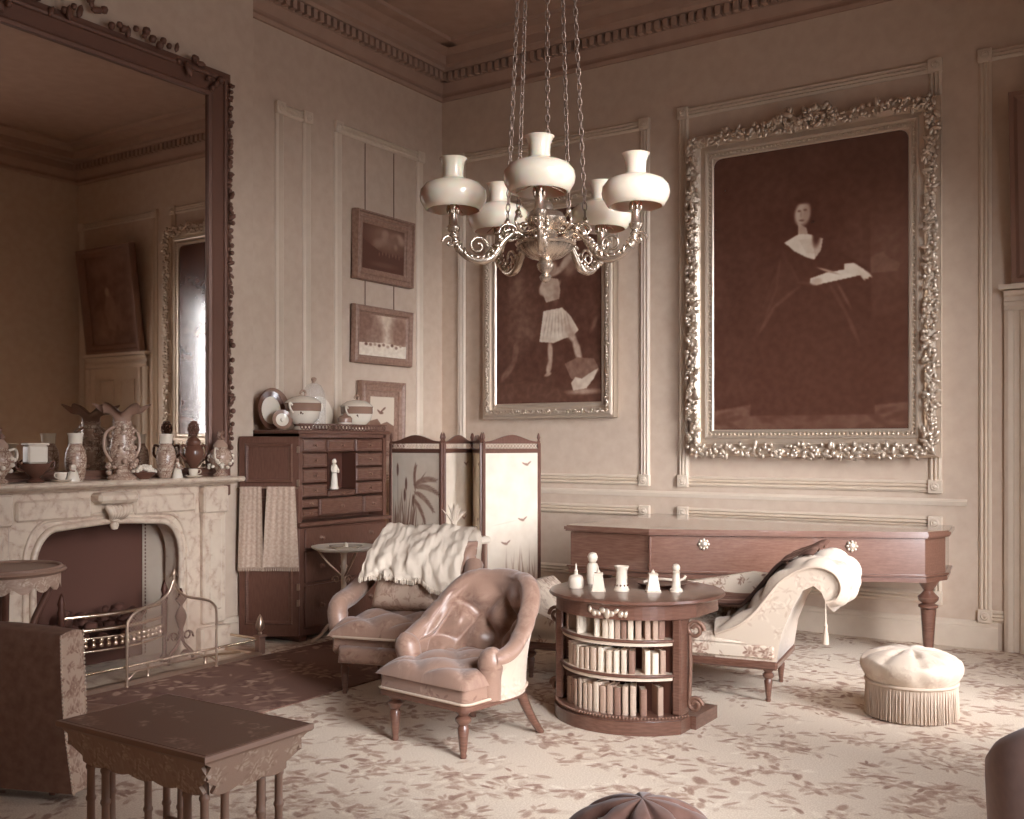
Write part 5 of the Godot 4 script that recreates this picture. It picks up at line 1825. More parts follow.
func pouf():
	var t := thing("fringed_pouf", "round pale tufted pouf with long fringe right of the chaise", "pouf", v3(4.94, 0, 2.22))
	t.scale = v3(0.9, 0.97, 0.9)
	var s := S()
	lathe(s, P2([0.0, 0.01, 0.25, 0.01, 0.255, 0.03, 0.255, 0.2, 0.0, 0.2]), 40)
	part(s, "base", M.pale_satin, t)
	s = S()
	for i in 230:
		var a := TAU * i / 230.0
		var r := 0.262 + 0.006 * sin(i * 2.3)
		tube(s, [v3(0.262 * cos(a), 0.2, 0.262 * sin(a)), v3(r * cos(a), 0.1, r * sin(a)), v3((r + 0.004) * cos(a), 0.008, (r + 0.004) * sin(a))], 0.0036, 4, false)
	part(s, "fringe", M.trim, t, "stuff")
	s = S()
	var ring := []
	for i in 49:
		ring.append(v3(0.266 * cos(i * TAU / 48), 0.2, 0.266 * sin(i * TAU / 48)))
	tube(s, ring, 0.01, 6)
	part(s, "gimp_band", M.trim, t)
	s = S()
	sheet(s, func(u: float, v: float):
		var a: float = u * TAU
		var r := 0.0
		var y := 0.0
		if v < 0.45:
			var k: float = v / 0.45
			r = 0.255 + 0.045 * sin(PI * k * 0.8)
			y = lerpf(0.2, 0.33, k)
			r *= 1.0 - 0.05 * pow(absf(sin(a * 4.0)), 8.0) * sin(PI * minf(1, k * 1.2))
		else:
			var k: float = (v - 0.45) / 0.55
			r = lerpf(0.282, 0.0, k)
			y = 0.33 + 0.05 * sin(PI / 2 * minf(1.0, k * 1.6)) - 0.02 * pow(absf(sin(a * 4.0)), 8.0) * (1 - k) - 0.02 * exp(-pow((k - 0.5) / 0.12, 2)) * pow(absf(sin(a * 4.0)), 4.0)
		return v3(r * cos(a), y, r * sin(a)), 72, 24, true, true)
	part(s, "cushion", M.pale_satin, t)
func chandelier():
	var c := v3(4.04, 0, 4.6)
	var t := thing("oil_lamp_chandelier", "five-armed bronze chandelier with white opal glass shades hanging on chains", "chandelier", v3(c.x, CEIL, c.z))
	var toc := v3(6.243 - c.x, 0, 8.178 - c.z).normalized()
	var base := atan2(toc.z, toc.x) + 0.06
	var Y := -CEIL
	# body
	var s := S()
	lathe(s, P2([0.0, 2.15, 0.018, 2.16, 0.026, 2.175, 0.014, 2.19, 0.03, 2.205, 0.036, 2.225, 0.022, 2.245]), 16, Transform3D(Basis(), v3(0, Y, 0)))
	part(s, "finial", M.bronze, t)
	s = S()
	lathe(s, P2([0.02, 2.24, 0.07, 2.255, 0.105, 2.28, 0.118, 2.3]), 64, Transform3D(Basis(), v3(0, Y, 0)), 24, 0.12)
	lathe(s, P2([0.118, 2.3, 0.125, 2.308, 0.118, 2.318, 0.06, 2.325, 0.05, 2.335, 0.045, 2.36, 0.075, 2.385, 0.085, 2.41, 0.07, 2.435, 0.035, 2.445, 0.03, 2.47, 0.02, 2.48, 0, 2.485]), 32, Transform3D(Basis(), v3(0, Y, 0)))
	part(s, "gadrooned_bowl", M.bronze, t)
	var rose := S()
	lathe(rose, P2([0.0, 5.18, 0.04, 5.19, 0.06, 5.22, 0.1, 5.24, 0.16, 5.28, 0.18, 5.3]), 28, Transform3D(Basis(), v3(0, Y, 0)), 12, 0.1)
	part(rose, "ceiling_rose", M.plaster, t)
	# one arm built along local x, then copied round
	var A := S()
	tube(A, curve([v3(0.12, 2.31, 0), v3(0.17, 2.35, 0), v3(0.22, 2.32, 0), v3(0.28, 2.245, 0), v3(0.35, 2.235, 0), v3(0.41, 2.28, 0), v3(0.43, 2.34, 0)], 30), [0.014, 0.015, 0.016, 0.016, 0.016, 0.015, 0.015, 0.014, 0.014, 0.014, 0.014, 0.015, 0.016, 0.017, 0.018, 0.019, 0.019, 0.018, 0.017, 0.016, 0.015, 0.015, 0.015, 0.015, 0.015, 0.015, 0.015, 0.015, 0.015, 0.015, 0.015], 8)
	var arm_mesh := mesh_of(A)
	var L := S()
	for q in [[0.2, 2.345, 1.0, 0.045], [0.33, 2.29, -1.0, 0.04], [0.445, 2.3, 1.0, 0.03]]:
		var sp := []
		for i in 20:
			var a := i * 0.42
			sp.append(v3(q[0] + q[2] * cos(a) * (q[3] - i * 0.0016), q[1] + sin(a) * (q[3] - i * 0.0016), 0))
		tube(L, sp, 0.006, 6)
	for i in 16:
		var p := curve([v3(0.14, 2.38, 0), v3(0.22, 2.33, 0), v3(0.28, 2.255, 0), v3(0.35, 2.24, 0), v3(0.42, 2.29, 0), v3(0.43, 2.36, 0)], 16)
		for e in [-1.0, 1.0]:
			blob(L, p[i] + v3(0, 0.006, e * 0.014), v3(0.02, 0.007, 0.011), Basis(Vector3.BACK, i * 0.7) * Basis(Vector3.RIGHT, e * 0.6), 6, 4)
	var leaf_mesh := mesh_of(L)
	var B := S()
	lathe(B, P2([0.012, 2.335, 0.024, 2.345, 0.028, 2.36, 0.018, 2.37, 0.016, 2.43, 0.02, 2.435, 0.02, 2.445, 0.012, 2.45, 0.012, 2.49, 0.02, 2.495, 0.02, 2.515, 0, 2.52]), 14, Transform3D(Basis(), v3(0.43, 0, 0)))
	for i in 6:
		var a := TAU * i / 6.0
		blob(B, v3(0.43 + 0.02 * cos(a), 2.43, 0.02 * sin(a)), v3(0.008, 0.02, 0.008), Basis(), 6, 4)
	for e in 3:
		var a := TAU * e / 3.0
		tube(B, [v3(0.43, 2.47, 0), v3(0.43 + 0.105 * cos(a), 2.44, 0.105 * sin(a))], 0.003, 4)
	var burner_mesh := mesh_of(B)
	var G := S()
	lathe(G, P2([0.104, 2.428, 0.112, 2.432, 0.12, 2.445, 0.13, 2.462, 0.134, 2.482, 0.13, 2.506, 0.112, 2.528, 0.085, 2.54, 0.055, 2.546, 0.042, 2.556, 0.04, 2.575, 0.042, 2.605, 0.05, 2.628, 0.056, 2.634, 0.052, 2.636, 0.046, 2.628, 0.037, 2.6, 0.036, 2.575, 0.038, 2.553, 0.052, 2.541, 0.084, 2.535, 0.109, 2.523, 0.126, 2.504, 0.13, 2.482, 0.126, 2.464, 0.116, 2.447, 0.108, 2.436, 0.104, 2.428]), 44, Transform3D(Basis(), v3(0.43, 0, 0)))
	var shade_mesh := mesh_of(G)
	var CH := S()
	var p0 := v3(0.17, 2.395, 0)
	var p1 := v3(0.03, 5.2, 0)
	var n := 92
	var dir := (p1 - p0).normalized()
	for i in n:
		var m := p0.lerp(p1, (i + 0.5) / n)
		var side := Vector3.BACK if i % 2 else dir.cross(Vector3.BACK).normalized()
		var ring := []
		for k in 9:
			var an := TAU * k / 8.0
			ring.append(m + dir * (0.02 * cos(an)) + side * (0.009 * sin(an)))
		tube(CH, ring, 0.0026, 4, false)
	var chain_mesh := mesh_of(CH)
	var HK := S()
	tube(HK, curve([v3(0.07, 2.36, 0), v3(0.14, 2.34, 0), v3(0.185, 2.37, 0), v3(0.17, 2.405, 0), v3(0.15, 2.395, 0)], 14), 0.006, 6)
	blob(HK, v3(0.17, 2.41, 0), v3(0.013, 0.013, 0.013), Basis(), 8, 5)
	var hook_mesh := mesh_of(HK)
	for k in 5:
		var xf := Transform3D(Basis(Vector3.UP, -(base + TAU * k / 5.0)), v3(0, Y, 0)) * Transform3D(Basis(), v3(-0.05, 0, 0))
		var arm := part_mesh(arm_mesh, "arm", M.bronze, t, "", xf)
		part_mesh(leaf_mesh, "scroll_leaves", M.bronze, arm)
		part_mesh(burner_mesh, "burner", M.bronze, arm)
		var sh := part_mesh(shade_mesh, "shade", M.opal, arm)
		var xh := Transform3D(Basis(Vector3.UP, -(base + TAU * (k + 0.5) / 5.0)), v3(0, Y, 0))
		var ch := part_mesh(chain_mesh, "chain", M.chain_bronze, t, "", xh)
		part_mesh(hook_mesh, "hook", M.bronze, ch)
func tripod_table():
	var at := v3(0.96, 0.013, 2.46)
	var t := thing("tripod_table", "small pale tripod table with dished top before the cabinet", "table", at)
	var s := S()
	lathe(s, P2([0.0, 0.68, 0.12, 0.682, 0.2, 0.69, 0.235, 0.71, 0.24, 0.722, 0.225, 0.722, 0.19, 0.706, 0, 0.704]), 40)
	part(s, "top", M.white_marble, t)
	s = S()
	lathe(s, P2([0.03, 0.1, 0.04, 0.13, 0.024, 0.17, 0.034, 0.22, 0.022, 0.26, 0.03, 0.33, 0.04, 0.37, 0.02, 0.4, 0.02, 0.55, 0.028, 0.57, 0.02, 0.59, 0.022, 0.66, 0.05, 0.69]), 16)
	part(s, "stem", M.palewood, t)
	for k in 3:
		var a := TAU * k / 3.0 + 0.4
		var d := v3(cos(a), 0, sin(a))
		s = S()
		tube(s, curve([d * 0.02 + v3(0, 0.16, 0), d * 0.1 + v3(0, 0.14, 0), d * 0.18 + v3(0, 0.05, 0), d * 0.24 + v3(0, 0.015, 0)], 12), 0.014, 8)
		part(s, "leg", M.palewood, t)
		s = S()
		tube(s, curve([d * 0.02 + v3(0, 0.5, 0), d * 0.06 + v3(0, 0.54, 0), d * 0.12 + v3(0, 0.6, 0), d * 0.19 + v3(0, 0.69, 0)], 12), 0.008, 6)
		var sp := []
		for i in 16:
			var an := i * 0.45
			sp.append(d * (0.06 + cos(an) * (0.03 - i * 0.0014)) + v3(0, 0.47 + sin(an) * (0.03 - i * 0.0014), 0))
		tube(s, sp, 0.005, 5)
		part(s, "bracket", M.brass, t)
	var p := thing("small_plate", "small white plate with a knob on the tripod table", "plate", at + v3(0.02, 0.704, 0))
	s = S()
	lathe(s, P2([0.0, 0.0, 0.09, 0.002, 0.12, 0.016, 0.124, 0.022, 0.112, 0.022, 0.09, 0.012, 0.02, 0.012, 0.014, 0.03, 0.018, 0.04, 0, 0.048]), 28)
	part(s, "plate", M.porcelain, p)
# ------------------------------------------------------------------ foreground pieces cut by the frame
func foreground():
	# low table with bamboo legs and sloping scalloped valances
	var t := thing("bamboo_table", "low dark-topped table with bamboo legs and scalloped valance in the foreground", "table", v3(3.58, 0, 6.03))
	var hx := 0.345
	var hz := 0.205
	var H := 0.62
	var s := S()
	cbox(s, v3(0, H - 0.012, 0), v3(2 * hx, 0.024, 2 * hz), 0.004)
	part(s, "top", M.tabletop, t)
	s = S()
	frame_rings(s, 2 * hx, 2 * hz, P2([0, 0, 0, 0.004, 0.008, 0.002, 0.01, -0.012, 0.004, -0.02]), Transform3D(Basis(Vector3.RIGHT, -PI / 2), v3(0, H - 0.004, 0)))
	part(s, "edge_strip", M.bamboo, t)
	for k in 4:
		var half := hx if k % 2 == 0 else hz
		var off := hz if k % 2 == 0 else hx
		var ang := k * PI / 2
		var b := Basis(Vector3.UP, ang)
		# scalloped board, hung from the edge and sloping inwards
		var low := []
		var wid := half * 0.82
		var pol := [Vector2(-half, 0), Vector2(half, 0)]
		for i in 7:
			var u := i / 6.0
			pol.append(Vector2(half - 0.06 * u - 0.018 * sin(u * PI * 3.0), -0.11 * u))
		var nsc := 5 if k % 2 == 0 else 3
		var x1 := half - 0.06
		for i in nsc * 6 + 1:
			var u := float(i) / (nsc * 6)
			pol.append(Vector2(lerpf(x1, -x1, u), -0.115 - 0.012 * absf(sin(u * PI * nsc))))
		for i in range(6, -1, -1):
			var u := i / 6.0
			pol.append(Vector2(-half + 0.06 * u + 0.018 * sin(u * PI * 3.0), -0.11 * u))
		s = S()
		var tilt := Basis(Vector3.RIGHT, 0.35)
		prism(s, pol, 0.012, Transform3D(b * tilt, b * v3(0, H - 0.02, off - 0.014)))
		part(s, "valance_board", M.valance, t)
	var li := 0
	for ex in [-1.0, 1.0]:
		for ez in [-1.0, 1.0]:
			for j in 3:
				var o: Vector3 = v3(ex * (hx - 0.075), 0, ez * (hz - 0.06)) + [v3(0, 0, 0), v3(-ex * 0.075, 0, 0), v3(0, 0, -ez * 0.075)][j]
				s = S()
				var pr := []
				var y := 0.0
				while y < 0.6:
					pr.append_array([Vector2(0.013, y), Vector2(0.0125, y + 0.06), Vector2(0.0165, y + 0.068), Vector2(0.0165, y + 0.074), Vector2(0.013, y + 0.08)])
					y += 0.1
				lathe(s, pr, 10, Transform3D(Basis(), o))
				part(s, "leg", M.bamboo, t)
	for ez in [-1.0, 1.0]:
		s = S()
		tube(s, [v3(-hx + 0.08, 0.22, ez * (hz - 0.06)), v3(hx - 0.08, 0.22, ez * (hz - 0.06))], 0.01, 8)
		part(s, "stretcher", M.bamboo, t)
	# big low chair, dark back with a nailed brocade border
	var yaw := deg_to_rad(20.0)
	var c := thing("leather_armchair", "dark upholstered armchair with tall back and brocade side border at far left", "chair", v3(1.9, 0.012, 5.4), yaw)
	s = S()
	var back := func(x0: float, x1: float) -> Array: return [v3(x0, 0.12, 0.36), v3(x1, 0.12, 0.36), v3(x1, 0.7, 0.46), v3(x0, 0.7, 0.46)]
	var B: Array = back.call(-0.36, 0.36)
	var dd := v3(0, 0.0, -0.13)
	sheet(s, func(u: float, v: float): return v3(lerpf(-0.36, 0.36, u), lerpf(0.03, 0.7, v) + 0.02 * sin(PI * u) * v, lerpf(0.36, 0.44, v) + 0.02 * sin(PI * v)), 12, 12)
	sheet(s, func(u: float, v: float): return v3(lerpf(-0.36, 0.36, u), lerpf(0.03, 0.7, v) + 0.02 * sin(PI * u) * v, lerpf(0.25, 0.29, v)), 12, 12, true)
	sheet(s, func(u: float, v: float): return v3(lerpf(-0.36, 0.36, u), 0.7 + 0.02 * sin(PI * u) + 0.012 * sin(PI * v), lerpf(0.44, 0.29, v)), 12, 6)
	part(s, "back", M.leather, c)
	for e in [-1.0, 1.0]:
		s = S()
		for i in 12:
			var v0 := i / 12.0
			var v1 := (i + 1) / 12.0
			var fz := func(v: float) -> float: return lerpf(0.36, 0.44, v) + 0.02 * sin(PI * v)
			quad_o(s, v3(e * 0.361, lerpf(0.03, 0.7, v0), fz.call(v0)), v3(e * 0.361, lerpf(0.03, 0.7, v0), lerpf(0.25, 0.29, v0)), v3(e * 0.361, lerpf(0.03, 0.7, v1), lerpf(0.25, 0.29, v1)), v3(e * 0.361, lerpf(0.03, 0.7, v1), fz.call(v1)), v3(0, 0.4, 0.3))
			tri_o(s, v3(e * 0.361, 0.7, 0.365), v3(e * 0.361, 0.7 + 0.012 * sin(PI * v0), lerpf(0.44, 0.29, v0)), v3(e * 0.361, 0.7 + 0.012 * sin(PI * v1), lerpf(0.44, 0.29, v1)), v3(0, 0.4, 0.3))
		part(s, "side_border", M.brocade, c)
		s = S()
		for i in 40:
			var v := i / 39.0
			blob(s, v3(e * 0.364, lerpf(0.03, 0.7, v), lerpf(0.36, 0.44, v) + 0.02 * sin(PI * v) - 0.004), v3(0.004, 0.006, 0.006), Basis(), 6, 4)
			blob(s, v3(e * 0.364, lerpf(0.03, 0.7, v), lerpf(0.25, 0.29, v) + 0.004), v3(0.004, 0.006, 0.006), Basis(), 6, 4)
		part(s, "nail_trim", M.trim, c, "stuff")
	s = S()
	cbox(s, v3(0, 0.19, 0.04), v3(0.5, 0.16, 0.44), 0.03)
	part(s, "seat", M.leather, c)
	for e in [-1.0, 1.0]:
		for z in [-0.1, 0.3]:
			s = S()
			turned_leg(s, v3(e * 0.22, 0, z), 0.13, 0.025)
			part(s, "leg", M.walnut, c)
	# little tea table by the hearth
	var m := thing("tea_table", "small round table with scalloped edge and curved legs near the hearth", "table", v3(1.1, 0.017, 5.17))
	m.scale = v3(1.0, 1.04, 1.0)
	s = S()
	lathe(s, P2([0.0, 0.77, 0.26, 0.77, 0.29, 0.78, 0.3, 0.79, 0.29, 0.802, 0.25, 0.8, 0, 0.796]), 40)
	part(s, "top", M.bamboo, m)
	s = S()
	var rim := []
	for i in 61:
		var a := TAU * i / 60.0
		rim.append(v3(0.27 * cos(a), 0.805, 0.27 * sin(a)))
	tube(s, rim, 0.01, 6)
	part(s, "rim", M.bamboo, m)
	s = S()
	for i in 120:
		var a := TAU * i / 120.0
		var a2 := TAU * (i + 1) / 120.0
		var d0 := 0.05 + 0.03 * absf(sin(a * 8.0))
		var d1 := 0.05 + 0.03 * absf(sin(a2 * 8.0))
		quad(s, v3(0.27 * cos(a2), 0.775 - d1, 0.27 * sin(a2)), v3(0.27 * cos(a), 0.775 - d0, 0.27 * sin(a)), v3(0.27 * cos(a), 0.775, 0.27 * sin(a)), v3(0.27 * cos(a2), 0.775, 0.27 * sin(a2)))
		quad(s, v3(0.26 * cos(a), 0.775 - d0, 0.26 * sin(a)), v3(0.26 * cos(a2), 0.775 - d1, 0.26 * sin(a2)), v3(0.26 * cos(a2), 0.775, 0.26 * sin(a2)), v3(0.26 * cos(a), 0.775, 0.26 * sin(a)))
	part(s, "scalloped_apron", M.valance, m)
	for k in 4:
		var a := TAU * k / 4.0 + 0.5
		var d := v3(cos(a), 0, sin(a))
		s = S()
		tube(s, curve([d * 0.24 + v3(0, 0.77, 0), d * 0.2 + v3(0, 0.66, 0), d * 0.13 + v3(0, 0.5, 0), d * 0.1 + v3(0, 0.3, 0), d * 0.16 + v3(0, 0.1, 0), d * 0.22], 20), 0.018, 8)
		part(s, "leg", M.rosewood, m)
	# buttoned footstool at the lower edge
	var f := thing("buttoned_footstool", "dark buttoned round footstool at the bottom edge of view", "footstool", v3(4.98, 0, 5.62))
	f.scale = v3(0.72, 1.17, 0.72)
	s = S()
	sheet(s, func(u: float, v: float):
		var a: float = u * TAU
		var k: float = v
		var r: float
		var y: float
		if k < 0.4:
			r = 0.27 + 0.04 * sin(PI * k / 0.5)
			y = lerpf(0.12, 0.36, k / 0.4)
		else:
			var q := (k - 0.4) / 0.6
			r = lerpf(0.307, 0.0, q)
			y = 0.36 + 0.09 * pow(sin(PI / 2 * q), 0.6) - 0.045 * pow(absf(cos(a * 4.0)), 10.0) * (1 - q) - 0.03 * exp(-pow((q - 0.45) / 0.08, 2)) * pow(absf(cos(a * 4.0)), 3.0)
		return v3(r * cos(a), y, r * sin(a)), 80, 30, true, true)
	part(s, "cushion", M.velvet, f)
	s = S()
	for i in 8:
		var a := TAU * (i + 0.0) / 8.0
		blob(s, v3(0.17 * cos(a), 0.405, 0.17 * sin(a)), v3(0.012, 0.008, 0.012), Basis(), 8, 4)
	part(s, "button", M.velvet, f)
	s = S()
	lathe(s, P2([0.0, 0.09, 0.26, 0.09, 0.27, 0.1, 0.27, 0.125, 0.0, 0.125]), 32)
	part(s, "frame", M.rosewood, f)
	for k in 4:
		s = S()
		var a := TAU * k / 4.0 + 0.6
		lathe(s, P2([0.02, 0, 0.034, 0.02, 0.034, 0.05, 0.018, 0.07, 0.024, 0.09]), 12, Transform3D(Basis(), v3(0.2 * cos(a), 0, 0.2 * sin(a))))
		part(s, "foot", M.rosewood, f)
	# rounded easy chair at the lower right corner
	var e2 := thing("velvet_easy_chair", "dark rounded velvet easy chair cut off by the right edge", "chair", v3(6.03, 0, 4.72), deg_to_rad(-150.0))
	e2.scale = v3(0.9, 1.06, 0.9)
	s = S()
	sheet(s, func(u: float, v: float):
		var a := lerpf(-2.2, 2.2, u)
		var k: float = v
		var h := 0.72 - 0.28 * pow(absf(2 * u - 1), 1.6)
		if k < 0.4:
			return v3(0.26 * sin(a), lerpf(0.3, h, k / 0.4), -0.26 * cos(a))
		if k < 0.6:
			var an: float = (k - 0.4) / 0.2 * PI
			return v3((0.31 - 0.05 * cos(an)) * sin(a), h + 0.05 * sin(an), -(0.31 - 0.05 * cos(an)) * cos(a))
		var q := (k - 0.6) / 0.4
		return v3((0.36 - 0.02 * q) * sin(a), lerpf(h, 0.12, q), -(0.36 - 0.02 * q) * cos(a)), 40, 24)
	part(s, "back", M.velvet, e2)
	s = S()
	lathe(s, P2([0.0, 0.12, 0.29, 0.12, 0.3, 0.16, 0.3, 0.32, 0.24, 0.4, 0, 0.42]), 30)
	part(s, "seat", M.velvet, e2)
	for k in 4:
		s = S()
		var a := TAU * k / 4.0 + 0.7
		turned_leg(s, v3(0.25 * cos(a), 0, 0.25 * sin(a)), 0.13, 0.024)
		part(s, "leg", M.walnut, e2)
# ------------------------------------------------------------------ china on the mantel shelf
func mantel_ornaments():
	var Y := 1.262
	var G := "ornaments on the mantel shelf"
	# covered rose jars at the ends
	var jar := thing("potpourri_jar", "covered floral potpourri jar at the left end of the mantel", "jar", v3(0.43, Y, 4.81), 0, "pair of potpourri jars")
	var s := S()
	lathe(s, P2([0.05, 0, 0.055, 0.012, 0.03, 0.03, 0.035, 0.045, 0.075, 0.1, 0.085, 0.14, 0.07, 0.18, 0.045, 0.2, 0.05, 0.21]), 24)
	part(s, "body", M.encrusted, jar)
	s = S()
	lathe(s, P2([0.052, 0.21, 0.05, 0.225, 0.03, 0.25, 0.022, 0.26]), 20)
	part(s, "lid", M.china_mid, jar)
	s = S()
	for i in 14:
		blob(s, v3(rng.randf_range(-0.02, 0.02), 0.265 + rng.randf() * 0.05, rng.randf_range(-0.02, 0.02)), v3(0.014, 0.01, 0.014), Basis(Vector3.RIGHT, rng.randf() * 3), 6, 4)
	part(s, "flower_knop", M.china_band, jar)
	for e in [-1.0, 1.0]:
		s = S()
		tube(s, curve([v3(0, 0.19, e * 0.05), v3(0, 0.2, e * 0.1), v3(0, 0.15, e * 0.11), v3(0, 0.1, e * 0.075)], 12), 0.008, 6)
		part(s, "handle", M.porcelain, jar)
	s = S()
	for i in 22:
		var a := rng.randf() * TAU
		blob(s, v3(0.08 * cos(a), rng.randf_range(0.06, 0.15), 0.08 * sin(a)), v3(0.016, 0.014, 0.016), Basis(), 6, 4)
	part(s, "applied_flowers", M.porcelain, jar, "stuff")
	copy_of(jar, "covered floral potpourri jar at the right end of the mantel", v3(0.43, Y, 3.17), 0.5)
	# dark bowl carrying a white box
	var t := thing("footed_bowl", "dark footed bowl beside the left potpourri jar", "bowl", v3(0.44, Y, 4.59), 0, G)
	s = S()
	lathe(s, P2([0.05, 0, 0.055, 0.01, 0.025, 0.03, 0.05, 0.05, 0.085, 0.09, 0.09, 0.115, 0.082, 0.115, 0.06, 0.07, 0, 0.06]), 24)
	part(s, "bowl", M.china_dark, t)
	for e in [-1.0, 1.0]:
		s = S()
		tube(s, curve([v3(0, 0.105, e * 0.085), v3(0, 0.13, e * 0.12), v3(0, 0.09, e * 0.12), v3(0, 0.07, e * 0.07)], 10), 0.006, 6)
		part(s, "handle", M.china_dark, t)
	t = thing("white_casket", "small white square casket standing in the dark footed bowl", "box", v3(0.44, Y + 0.115, 4.59), -0.2, G)
	s = S()
	cbox(s, v3(0, 0.055, 0), v3(0.1, 0.11, 0.115), 0.01)
	part(s, "body", M.porcelain, t)
	s = S()
	cbox(s, v3(0, 0.116, 0), v3(0.112, 0.014, 0.128), 0.005)
	part(s, "lid", M.porcelain, t)
	# tea cups
	var cup := thing("tea_cup", "flowered tea cup on saucer left of the tall beaker vase", "cup", v3(0.5, Y, 4.46), 0.3, "tea cups on the mantel shelf")
	s = S()
	lathe(s, P2([0.0, 0.002, 0.04, 0.002, 0.06, 0.012, 0.064, 0.016, 0.056, 0.016, 0.04, 0.008, 0, 0.008]), 24)
	part(s, "saucer", M.porcelain, cup)
	s = S()
	lathe(s, P2([0.02, 0.008, 0.022, 0.014, 0.03, 0.03, 0.034, 0.06, 0.031, 0.06, 0.026, 0.03, 0, 0.016]), 20)
	part(s, "cup", M.porcelain, cup)
	s = S()
	tube(s, curve([v3(0, 0.052, 0.032), v3(0, 0.055, 0.052), v3(0, 0.035, 0.055), v3(0, 0.022, 0.028)], 10), 0.004, 6)
	part(s, "handle", M.porcelain, cup)
	var cup2 := copy_of(cup, "white tea cup in front of the pineapple-topped urn", v3(0.49, Y, 3.46), 2.0)
	# beaker vases
	var v := thing("beaker_vase", "tall flowered porcelain beaker vase left of the centre vase", "vase", v3(0.42, Y, 4.31), 0, "pair of beaker vases")
	s = S()
	lathe(s, P2([0.045, 0, 0.05, 0.01, 0.062, 0.08, 0.066, 0.14, 0.058, 0.19, 0.042, 0.22, 0.04, 0.235]), 28)
	part(s, "body", M.encrusted, v)
	s = S()
	lathe(s, P2([0.041, 0.235, 0.044, 0.28, 0.05, 0.3, 0.046, 0.3, 0.038, 0.26, 0, 0.24]), 28, Transform3D(), 14, 0.05)
	part(s, "neck", M.porcelain, v)
	copy_of(v, "tall flowered porcelain beaker vase left of the pineapple-topped urn", v3(0.42, Y, 3.63), 1.0)
	# figurines in front of the vases
	var fg := thing("china_figurine", "little seated china figurine before the left beaker vase", "figurine", v3(0.5, Y, 4.38), 0, "pair of china figurines")
	s = S()
	lathe(s, P2([0.0, 0, 0.042, 0.0, 0.044, 0.012, 0.036, 0.03, 0.03, 0.055, 0.018, 0.075, 0.022, 0.09, 0.012, 0.105, 0, 0.108]), 18, Transform3D(), 0, 0, Vector2(0.8, 1.0))
	part(s, "gown", M.porcelain, fg)
	s = S()
	blob(s, v3(0, 0.12, 0), v3(0.014, 0.017, 0.014), Basis(), 10, 7)
	part(s, "head", M.china_mid, fg)
	s = S()
	for e in [-1.0, 1.0]:
		tube(s, curve([v3(0, 0.095, e * 0.018), v3(0.02, 0.075, e * 0.032), v3(0.035, 0.065, e * 0.01)], 8), 0.006, 6)
	part(s, "arms", M.china_mid, fg)
	copy_of(fg, "little seated china figurine before the right beaker vase", v3(0.5, Y, 3.6), 0.4)
	# central flower-encrusted vase with flaring leafy rim
	t = thing("centre_vase", "large flower-encrusted vase with flaring scalloped rim at mantel centre", "vase", v3(0.44, Y, 3.99), 0, G)
	s = S()
	lathe(s, P2([0.09, 0, 0.095, 0.015, 0.06, 0.04, 0.05, 0.06, 0.075, 0.12, 0.085, 0.18, 0.07, 0.26, 0.055, 0.34, 0.06, 0.38]), 28)
	part(s, "body", M.encrusted, t)
	s = S()
	sheet(s, func(a: float, b: float):
		var an: float = a * TAU
		var r: float = lerpf(0.058, 0.17 + 0.03 * cos(an * 6.0), b * b)
		return v3(r * cos(an) * 0.72, 0.38 + 0.13 * b + 0.03 * b * cos(an * 6.0) - 0.05 * b * b, r * sin(an)), 72, 10, true, true)
	sheet(s, func(a: float, b: float):
		var an: float = a * TAU
		var r: float = lerpf(0.054, 0.17 + 0.03 * cos(an * 6.0), b * b)
		return v3(r * cos(an) * 0.72, 0.386 + 0.13 * b + 0.03 * b * cos(an * 6.0) - 0.05 * b * b, r * sin(an)), 72, 10, false, true)
	part(s, "flared_rim", M.china_band, t)
	s = S()
	for i in 70:
		var a := rng.randf() * TAU
		var y := rng.randf_range(0.02, 0.34)
		var r := 0.075 + 0.012 * sin(y * 14.0)
		blob(s, v3(r * cos(a), y, r * sin(a)), v3(0.017, 0.013, 0.017) * rng.randf_range(0.7, 1.4), Basis(Vector3.RIGHT, rng.randf() * 3), 6, 4)
	part(s, "applied_flowers", M.encrusted, t, "stuff")
	for e in [-1.0, 1.0]:
		s = S()
		tube(s, curve([v3(0, 0.34, e * 0.06), v3(0, 0.3, e * 0.12), v3(0, 0.2, e * 0.13), v3(0, 0.12, e * 0.08)], 14), 0.01, 6)
		part(s, "handle", M.china_mid, t)
	t = thing("flower_dish", "small dish heaped with white china flowers before the centre vase", "ornament", v3(0.51, Y, 3.87), 0, G)
	s = S()
	lathe(s, P2([0.03, 0, 0.035, 0.008, 0.06, 0.03, 0.075, 0.045, 0.07, 0.048, 0, 0.04]), 24, Transform3D(), 0, 0, Vector2(0.7, 1.2))
	part(s, "dish", M.china_dark, t)
	s = S()
	for i in 46:
		var a := rng.randf() * TAU
		var r := sqrt(rng.randf()) * 0.07
		blob(s, v3(r * cos(a) * 0.6, 0.05 + (0.07 - r) * rng.randf_range(0.4, 1.0), r * sin(a) * 1.15), v3(0.016, 0.012, 0.016), Basis(Vector3.RIGHT, rng.randf() * 3), 6, 4)
	part(s, "flowers", M.porcelain, t, "stuff")
	# dark urn with pineapple lid
	t = thing("pineapple_urn", "dark two-handled urn with pineapple lid near the right jar", "urn", v3(0.42, Y, 3.4), 0, G)
	s = S()
	lathe(s, P2([0.045, 0, 0.045, 0.03, 0.03, 0.035, 0.02, 0.06, 0.03, 0.08, 0.06, 0.12, 0.07, 0.17, 0.06, 0.21, 0.045, 0.225, 0.05, 0.24, 0.048, 0.25]), 24)
	part(s, "body", M.china_dark, t)
	s = S()
	lathe(s, P2([0.05, 0.25, 0.035, 0.27, 0.014, 0.285]), 18)
	part(s, "lid", M.china_dark, t)
